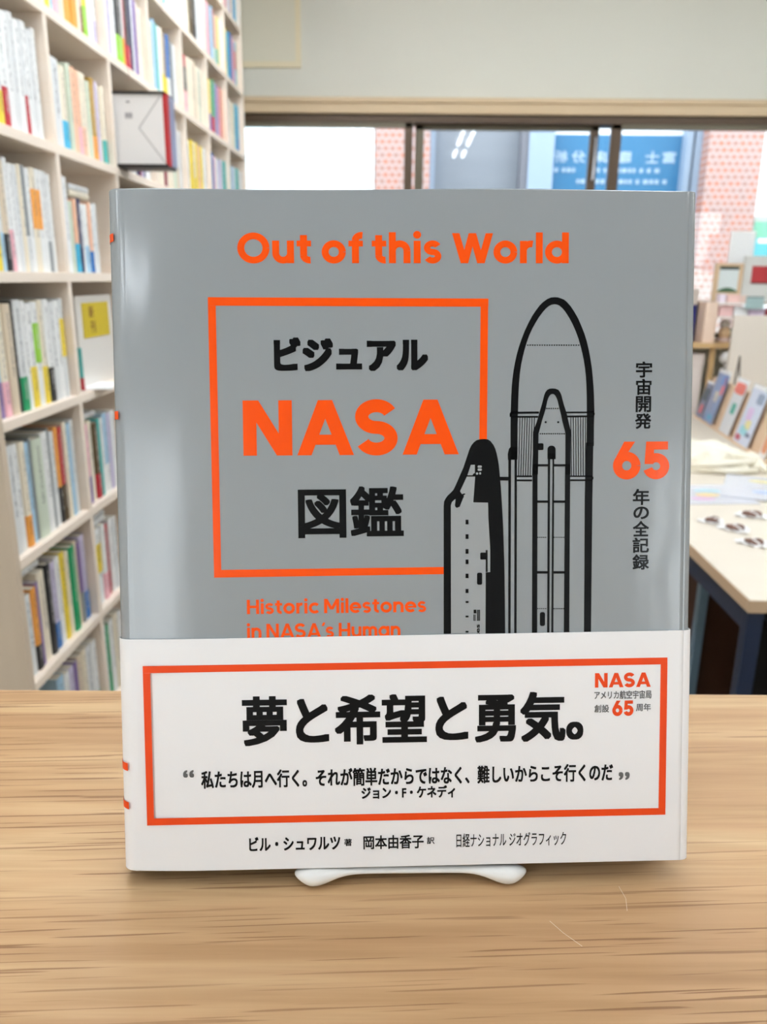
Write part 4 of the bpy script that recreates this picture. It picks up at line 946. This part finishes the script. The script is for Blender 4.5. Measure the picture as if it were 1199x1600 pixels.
# slanted wooden rack with the sticker cards
RK = (1.128, 2.44, TT)
RA = -.0995
rk = thing('card_rack', 'slanted pale wooden rack on the table holding cards in clear sleeves', 'rack', RK, (0, 0, RA))
M_rack = mat('rack_wood', (236, 208, 178), .55, .3, vary=((30, 4, 30), (224, 192, 160)))
TILT = math.radians(14)
bm = bmesh.new()
for v in box(bm, .0, .008, -.02, .90, 0, .165):
    v.co.x += .006 + v.co.z * math.tan(TILT)
obj('slanted_board', bm, M_rack, rk, bevel=.001)
bm = bmesh.new(); box(bm, -.014, .006, -.02, .90, 0, .006); obj('front_ledge', bm, M_rack, rk, bevel=.001)
for b2 in (.05, .80):
    bm = bmesh.new(); box(bm, .02, .085, b2, b2 + .01, 0, .06); obj('support', bm, M_rack, rk)

def sleeve_card(y0, w, h, body, marks, label, name='sticker_sheet'):
    """card in a clear sleeve leaning on the rack; marks are (y0, y1, z0, z1, colour) as fractions"""
    a = Matrix.Rotation(RA, 3, 'Z') @ Vector((-.0075, y0, .0))
    t = thing(name, label, 'card', (RK[0] + a.x, RK[1] + a.y, TT + .0062), (0, TILT, RA), 'sleeved cards on the rack')
    m = mat('card_' + '%02x%02x%02x' % body, body, .35, .5)
    bxo('card', -.001, .001, 0, w, 0, h, m, t, .0006)
    bxo('sleeve_header', -.0016, .0014, -.001, w + .001, h * .93, h, mat('sleeve_white', (244, 246, 250), .3, .5), t, .0004)
    for k, (p, q_, r_, s_, c_) in enumerate(marks):
        bm = bmesh.new()
        n = 14
        cy, cz, ry, rz = (p + q_) / 2 * w, (r_ + s_) / 2 * h, (q_ - p) / 2 * w, (s_ - r_) / 2 * h
        e = .45 if ry > rz * .2 else 1
        vs = []
        for i in range(n * 2):
            th = 2 * math.pi * i / (2 * n)
            cc, ss = math.cos(th), math.sin(th)
            vs.append((cy + ry * math.copysign(abs(cc) ** e, cc), cz + rz * math.copysign(abs(ss) ** e, ss)))
        lo = [bm.verts.new((-.0010, u, v)) for u, v in vs]; hi = [bm.verts.new((-.0014, u, v)) for u, v in vs]
        bm.faces.new(hi)
        for i in range(2 * n):
            bm.faces.new((lo[i], lo[(i + 1) % (2 * n)], hi[(i + 1) % (2 * n)], hi[i]))
        obj('printed_motif', bm, mat('motif_%02x%02x%02x' % c_, c_, .4, .4), t)
    return t
DB, PB = (138, 158, 198), (214, 222, 240)
sleeve_card(.02, .06, .165, (244, 240, 238), [(.1, .9, .1, .6, (224, 150, 110))], 'white card with orange print, nearest and rightmost on the rack')
sleeve_card(.200, .160, .205, PB, [(.08, .5, .70, .88, (150, 165, 190)), (.40, .75, .40, .62, (226, 200, 236)), (.30, .60, .26, .42, (240, 232, 170)), (.35, .80, .15, .30, (160, 222, 232)), (.10, .40, .15, .22, (120, 130, 160)), (.60, .92, .04, .14, (190, 90, 110))],
            'pale lavender blue card with pastel print between the orange and the red topped cards')
sleeve_card(.420, .125, .205, (226, 228, 232), [(.04, .96, .72, .92, (232, 120, 108)), (.25, .65, .36, .56, (84, 176, 160))], 'white card with red top and small green figure on the rack')
sleeve_card(.650, .145, .210, DB, [(.05, .5, .72, .90, (110, 150, 210)), (.06, .30, .55, .88, (228, 110, 120)), (.3, .7, .40, .60, (214, 206, 196)), (.2, .6, .06, .16, (90, 170, 205)), (.5, .9, .2, .5, (150, 160, 190))],
            'dark blue printed card just left of the red topped card on the rack')
sleeve_card(.812, .082, .150, (120, 130, 160), [(.1, .9, .45, .8, (60, 78, 90)), (.2, .7, .1, .35, (214, 110, 110))], 'dark slate card at the far left end of the rack')

# beige panel and wire easel at the far end of the table
pn = bxo('upright_board', -.0, .56, 0, .016, 0, E - .127 - TT, mat('beige_panel', (222, 212, 200), .7, .2), None, .002)
pn.location = (1.325, 3.352, TT)
tag(pn, 'plain beige upright board standing behind the sleeved cards', 'board')
ez = thing('wire_easel', 'thin dark wire easel standing before the beige panel', 'easel', (1.285, 3.12, TT))
M_wire = mat('dark_wire', (74, 62, 54), .4, .4, .3)
for nm, p in (('leg', (-.030, -.0, .003)), ('leg', (.016, 0, .003)), ('back_leg', (.0, .07, .003))):
    bm = bmesh.new(); tube(bm, [p, (-.012, 0, .268)], .0032, 8); obj(nm, bm, M_wire, ez, smooth=True)

# cream cloth bag
M_cloth = mat('cream_cotton', (247, 240, 222), .85, .1, bump=(60, .3, .003))
bg = thing('cloth_bag', 'crumpled cream cotton bag lying on the pale table', 'bag', (.925, 2.40, TT + .0004))
bm = bmesh.new()
nu, nv = 96, 34
rows = []
for j in range(nv + 1):
    ph = math.pi / 2 * j / nv
    row = []
    for i in range(nu):
        th = 2 * math.pi * i / nu
        fold = 1 + .12 * math.sin(5 * th + 2 * ph) + .08 * math.sin(9 * th - 5 * ph) + .05 * math.sin(14 * th + 9 * ph)
        x, y = .145 * math.cos(th) * math.cos(ph) ** .7 * fold, .105 * math.sin(th) * math.cos(ph) ** .7 * fold
        ridge = math.sin(70 * y + 26 * x + 2 * math.sin(22 * x)) + .6 * math.sin(45 * x - 60 * y + 1)
        z = .062 * math.sin(ph) * (1 + .12 * math.sin(30 * x + 2)) + .0085 * ridge * math.sin(ph) ** .5
        row.append(bm.verts.new((x, y, max(0.0005, z) if j else 0.0005)))
    rows.append(row)
for r0, r1 in zip(rows, rows[1:]):
    for i in range(nu):
        bm.faces.new((r0[i], r0[(i + 1) % nu], r1[(i + 1) % nu], r1[i]))
bm.faces.new(rows[0][::-1])
bmesh.ops.remove_doubles(bm, verts=bm.verts, dist=.0004)
obj('bag_body', bm, M_cloth, bg, smooth=True)
for pts in ([(-.10, -.09, .020), (-.03, -.115, .030), (.05, -.10, .034), (.105, -.07, .030), (.120, -.055, .022)], [(.00, -.05, .050), (.07, -.07, .046), (.12, -.06, .036), (.130, -.085, .016), (.132, -.105, .009)], [(-.13, -.06, .014), (-.06, -.10, .012), (.03, -.118, .011), (.11, -.10, .010)]):
    bm = bmesh.new(); tube(bm, pts, [.006] + [.010] * (len(pts) - 2) + [.007], 10)
    obj('strap', bm, M_cloth, bg, smooth=True)
bm = bmesh.new(); lathe(bm, [(.002, 0), (.016, .004), (.020, .014), (.015, .026), (.002, .031)], .118, -.066, 12); obj('knot', bm, M_cloth, bg, smooth=True)

# flat printed sheets
def sheet_flat(cx, cy, w, d, rz, zoff, cols, label):
    t = thing('printed_sheet', label, 'sheet', (cx, cy, TT + zoff), (0, 0, rz), 'printed sheets in sleeves')
    bxo('sleeve', -w / 2, w / 2, -d / 2, d / 2, .0002, .0022, mat('sheet_white', (214, 216, 224), .25, .5), t, .0005)
    rnd = random.Random(len(label))
    for k, c_ in enumerate(cols):
        px_, py_ = rnd.uniform(-.36, .30) * w, rnd.uniform(-.36, .30) * d
        bm = bmesh.new(); lathe(bm, [(.030 + .012 * rnd.random(), .0021), (.028, .0026)], px_, py_, 14, 1.0, .6)
        obj('printed_motif', bm, mat('pastel_%02x%02x%02x' % c_, c_, .35, .4), t)
sheet_flat(.745, 2.045, .30, .19, .10, .0, [(220, 170, 160), (224, 196, 140), (166, 200, 210), (206, 172, 200), (190, 206, 160)], 'clear sleeved sheet with pastel print lying by the cloth bag')
sheet_flat(1.00, 2.10, .26, .27, -.42, .0024, [(168, 186, 226), (210, 160, 172), (180, 198, 232), (216, 206, 150)], 'clear sleeved bluish sheet overlapping the pastel sheet on the right')

# small brown loops in white wrapping
M_brown = mat('brown_leather', (122, 90, 78), .5, .3)
M_wrap = mat('white_tissue', (246, 244, 242), .5, .4)
def loop_item(x, y, rz, s, label):
    t = thing('hair_tie', label, 'hair tie', (x, y, TT), (0, 0, rz), 'brown hair ties on the pale table')
    bm = bmesh.new()
    pts = [(.0135 * s * math.cos(a), .008 * s * math.sin(a), .0062 + .0016 * math.sin(2 * a)) for a in [2 * math.pi * k / 20 for k in range(21)]]
    tube(bm, pts, .0045 * s, 8, False); bmesh.ops.remove_doubles(bm, verts=bm.verts, dist=.0002)
    obj('loop', bm, M_brown, t, smooth=True)
    bm = bmesh.new()
    c0 = bm.verts.new((.0, 0, .0018)); ring = []
    for k in range(18):
        a = 2 * math.pi * k / 18; rr_ = (.031 + .005 * math.sin(3 * a + 8 * x * 100)) * s
        ring.append(bm.verts.new((rr_ * math.cos(a), rr_ * .75 * math.sin(a), .0014 + .0040 * (k % 2))))
    for k in range(18):
        bm.faces.new((c0, ring[k], ring[(k + 1) % 18]))
    o = obj('tissue_wrap', bm, M_wrap, t)
    md = o.modifiers.new('tissue', 'SOLIDIFY'); md.thickness = .0006
    for sy in (-1, 1):
        bm = bmesh.new(); tube(bm, [(-.004, sy * .004, .010), (.002, sy * .010, .012), (.010, sy * .013, .008), (.017, sy * .016, .003)], .0016 * s, 6)
        obj('tissue_tie', bm, M_wrap, t, smooth=True)
loop_item(.722, 1.800, .2, 1.0, 'brown hair tie in white tissue, leftmost of the four on the pale table')
loop_item(.752, 1.742, -.4, 1.15, 'brown hair tie in white tissue, second from left on the pale table')
loop_item(.752, 1.640, -.5, 1.1, 'brown hair tie in white tissue lying nearest to the table corner')
loop_item(.836, 1.855, -.3, 1.25, 'brown hair tie in white tissue lying closest to the printed sheets')

# ------------------------------------------------------------------ display shelf under the window
ds = thing('display_shelf', 'pale wooden display shelf under the window carrying small frames', 'shelf', (1.6, 3.65, 0))
M_ds = mat('pale_pine', (240, 214, 194), .55, .3, vary=((4, 30, 30), (230, 202, 180)))
def dpart(name, x0, x1, y0, y1, z0, z1, m=M_ds):
    bm = bmesh.new(); box(bm, x0 - 1.6, x1 - 1.6, y0 - 3.65, y1 - 3.65, z0, z1); return obj(name, bm, m, ds, bevel=.001)
dpart('top_board', 1.303, 2.3, 3.47, 3.84, E - .089, E - .081, mat('white_shelf_board', (240, 232, 226), .5, .3))
dpart('tray_board', 1.303, 2.3, 3.47, 3.84, E - .147, E - .137, mat('white_shelf_board'))
dpart('lower_board', .60, 2.3, 3.47, 3.84, E - .269, E - .247, mat('tan_shelf_board', (206, 172, 124), .5, .3))
dpart('side_panel', 1.253, 1.303, 3.48, 3.84, E - .247, E - .081)
dpart('side_panel', 2.25, 2.298, 3.48, 3.84, E - .247, E - .147)
for a in (.62, 1.298, 2.27):
    dpart('leg', a, a + .02, 3.485, 3.505, 0, E - .269, mat('tan_shelf_board')); dpart('leg', a, a + .02, 3.815, 3.835, 0, E - .269, mat('tan_shelf_board'))
zt_, ztr, zl = E - .0807, E - .1367, E - .2467

f1 = thing('picture_frame', 'square light wood frame with white green edged print on the display shelf', 'frame', (1.396, 3.66, zt_))
M_fw = mat('light_frame_wood', (208, 180, 146), .5, .3)
bxo('frame_border', -.061, .061, -.006, .010, 0, .160, M_fw, f1, .002)
bxo('print', -.042, .042, -.0075, -.006, .046, .146, mat('frame_print', (214, 222, 220), .4, .4), f1)
bxo('dark_band', -.042, .042, -.0085, -.0074, .134, .147, mat('dark_green_print', (28, 46, 40), .5), f1)
bm = bmesh.new(); prev = [(-.042 + .084 * k / 12, .046 + .013 * math.sin(math.pi * k / 12)) for k in range(13)]
bm.faces.new([bm.verts.new((x, -.0078, z)) for x, z in [(.042, .040), (-.042, .040)] + prev]); obj('green_arc', bm, mat('green_print', (58, 96, 64), .5), f1)
f2 = thing('picture_frame', 'larger pale grey mount with red picture right of the wood frame', 'frame', (1.62, 3.67, zt_))
bxo('mount', -.158, .13, -.005, .008, 0, .192, mat('pale_grey_mount', (208, 208, 202), .6, .3), f2, .002)
bxo('red_picture', -.122, .05, -.0072, -.005, .082, .150, mat('red_print', (176, 48, 52), .5), f2)
bxo('dark_edge', -.122, .05, -.0076, -.005, .076, .082, mat('dark_red_print', (72, 30, 32), .5), f2)
ws = thing('sign_card', 'blank white sign card standing behind the frames by the window', 'sign', (1.49, 3.79, zt_))
bxo('card', -.056, .054, -.004, .004, .0, .300, M_white, ws, .003)
bxo('foot', -.045, .045, -.018, .018, .0, .006, M_white, ws)
ct = thing('carton', 'pale carton standing on the floor under the display shelf end', 'carton', (.99, 3.60, 0))
bxo('carton_body', -.29, .29, -.09, .09, 0, E - .30, mat('pale_pink_card', (238, 226, 220), .7, .2), ct, .003)
bxo('carton_lid', -.293, .293, -.093, .093, E - .345, E - .295, mat('pale_pink_card'), ct, .003)
def small_box(name, x0, x1, y0, y1, z, h, c, label, grp=None, lid=None):
    t = thing(name, label, 'box', ((x0 + x1) / 2, (y0 + y1) / 2, z), group=grp)
    w, d = (x1 - x0) / 2, (y1 - y0) / 2
    m = mat('box_%02x%02x%02x' % c, c, .5, .3)
    bxo('box_body', -w, w, -d, d, 0, h * .7, m, t, .0015)
    l = lid or c
    bxo('lid', -w - .001, w + .001, -d - .001, d + .001, h * .7, h, mat('box_%02x%02x%02x' % l, l, .5, .3), t, .0015)
small_box('navy_box', 1.06, 1.243, 3.56, 3.70, zl, .218, (38, 40, 104), 'navy box with taupe lid left of the wooden side panel', None, (188, 176, 166))
g = 'small gift boxes on the display shelf'
small_box('gift_box', 1.312, 1.338, 3.50, 3.54, zt_, .034, (240, 226, 236), 'tiny lilac white box before the wood frame at the shelf end', g)
small_box('gift_box', 1.345, 1.395, 3.50, 3.55, zt_, .032, (244, 206, 196), 'low pink box standing right before the light wood frame', g)
small_box('gift_box', 1.402, 1.440, 3.52, 3.56, zt_, .028, (240, 214, 200), 'low peach box between the wood frame and the grey green card', g)
small_box('gift_box', 1.312, 1.370, 3.49, 3.56, ztr, .042, (242, 200, 196), 'pink box at the left end of the tray below the frames', g)
small_box('gift_box', 1.376, 1.432, 3.49, 3.56, ztr, .040, (250, 250, 250), 'white box between pink and lilac boxes on the tray', g)
small_box('gift_box', 1.438, 1.502, 3.49, 3.56, ztr, .036, (226, 206, 226), 'lilac box right of the white box on the tray', g)
small_box('gift_box', 1.508, 1.56, 3.49, 3.56, ztr, .034, (176, 60, 70), 'small red box at the right on the tray', g)
gc = thing('price_card', 'grey green card clipped on the shelf edge below the red picture', 'card', (1.445, 3.466, E - .106))
bxo('card', -.037, .037, -.002, .002, 0, .050, mat('grey_green_card', (164, 188, 186), .5), gc, .0006)
bxo('dark_top', -.037, .037, -.0026, .0, .046, .051, mat('slate_print', (96, 116, 118), .5), gc)
bxo('clip', -.010, .010, .0, .006, .016, .026, M_white, gc)
dl = thing('ornament', 'small plump ornament with white cap on pink base under the tray', 'ornament', (1.372, 3.56, zl))
dl.scale = (.93, .93, .93)
bm = bmesh.new(); lathe(bm, [(.030, 0), (.032, .004), (.030, .016), (.026, .018)], 0, 0, 18); obj('base', bm, mat('pink_base', (246, 222, 214), .5), dl, smooth=True)
bm = bmesh.new(); lathe(bm, [(.020, .018), (.027, .028), (.028, .045), (.022, .060), (.014, .066)], 0, 0, 18); obj('body', bm, mat('apricot_body', (246, 214, 172), .6), dl, smooth=True)
bm = bmesh.new(); lathe(bm, [(.012, .064), (.022, .070), (.026, .080), (.020, .093), (.008, .100), (.001, .101)], 0, 0, 18); obj('cap', bm, mat('white_cap', (250, 250, 250), .7), dl, smooth=True)
bm = bmesh.new(); lathe(bm, [(.001, .024), (.008, .030), (.010, .046), (.006, .060), (.001, .063)], .024, -.006, 10); obj('leaf', bm, mat('pale_green_leaf', (176, 206, 184), .6), dl, smooth=True)
pk = thing('white_pouch', 'white tissue pouch hanging under the lower shelf board', 'pouch', (1.385, 3.50, E - .2694))
bm = bmesh.new()
for (x, z, r) in ((-.012, -.040, .030), (.016, -.044, .030), (.006, -.074, .026), (-.004, -.020, .014)):
    bmesh.ops.create_icosphere(bm, subdivisions=3, radius=r, matrix=Matrix.Translation((x, 0, z)))
o = obj('pouch_body', bm, M_wrap, pk, smooth=True)
md = o.modifiers.new('merge', 'REMESH'); md.mode = 'VOXEL'; md.voxel_size = .003; md.use_smooth_shade = True
bm = bmesh.new(); tube(bm, [(0, 0, -.012), (0, 0, 0)], .003, 8); obj('hook', bm, M_wire, pk)

# street things seen through the right part of the window
ps = thing('street_poster', 'mint and aqua poster on the white wall right of the brick pier', 'poster', (3.0, 6.585, E + .18))
bxo('poster_sheet', -.345, .5, -.01, .012, .0, .30, mat('aqua_print', (84, 168, 178), .5), ps)
bxo('mint_area', -.345, .5, -.013, -.01, .15, .27, mat('mint_print', (112, 176, 150), .5), ps)
bxo('white_stripe', -.30, .5, -.014, -.01, .115, .145, M_white, ps)
bxo('grey_header', -.345, .5, -.013, -.01, .27, .31, mat('grey_header', (170, 180, 174), .5), ps)
bxo('post', -.02, .02, .0, .014, -(E + .24), .0, M_bronze2, ps)
gp = thing('brick_planter', 'low pale brick planter at the foot of the right brick pier', 'planter', (2.12, 6.30, -.06))
bm = bmesh.new()
for v in box(bm, -.30, .22, -.12, .12, 0, E + .22):
    if v.co.x > 0 and v.co.z > .5: v.co.z -= .12
obj('brick_body', bm, M_bricksunlit, gp, bevel=.006)

# lettering on the blue sign across the street, read in reverse from inside
M_sl = mat('pale_sign_letters', (150, 172, 194), .5)
sg = [o_ for o_ in bpy.data.objects if o_.name == 'blue_sign'][0]
for ch, x0 in (('富', 1.945), ('士', 1.815), ('臨', 1.60), ('床', 1.42), ('分', 1.25), ('析', 1.115)):
    lettering('sign_lettering', ch, (x0, x0 + .105, E + .935, E + 1.02), M_sl, sg, .216, .003, mirror=True)
bm = bmesh.new()
rnd = random.Random(3)
for z, x0, x1 in ((.865, 1.45, 1.90), (.865, 1.12, 1.30), (.785, 1.30, 2.02)):
    x = x0
    while x < x1:
        w = rnd.uniform(.018, .040); box(bm, x, x + w, .214, .2195, E + z, E + z + .032); x += w + rnd.choice((.010, .012, .03))
obj('small_sign_marks', bm, M_sl, sg)
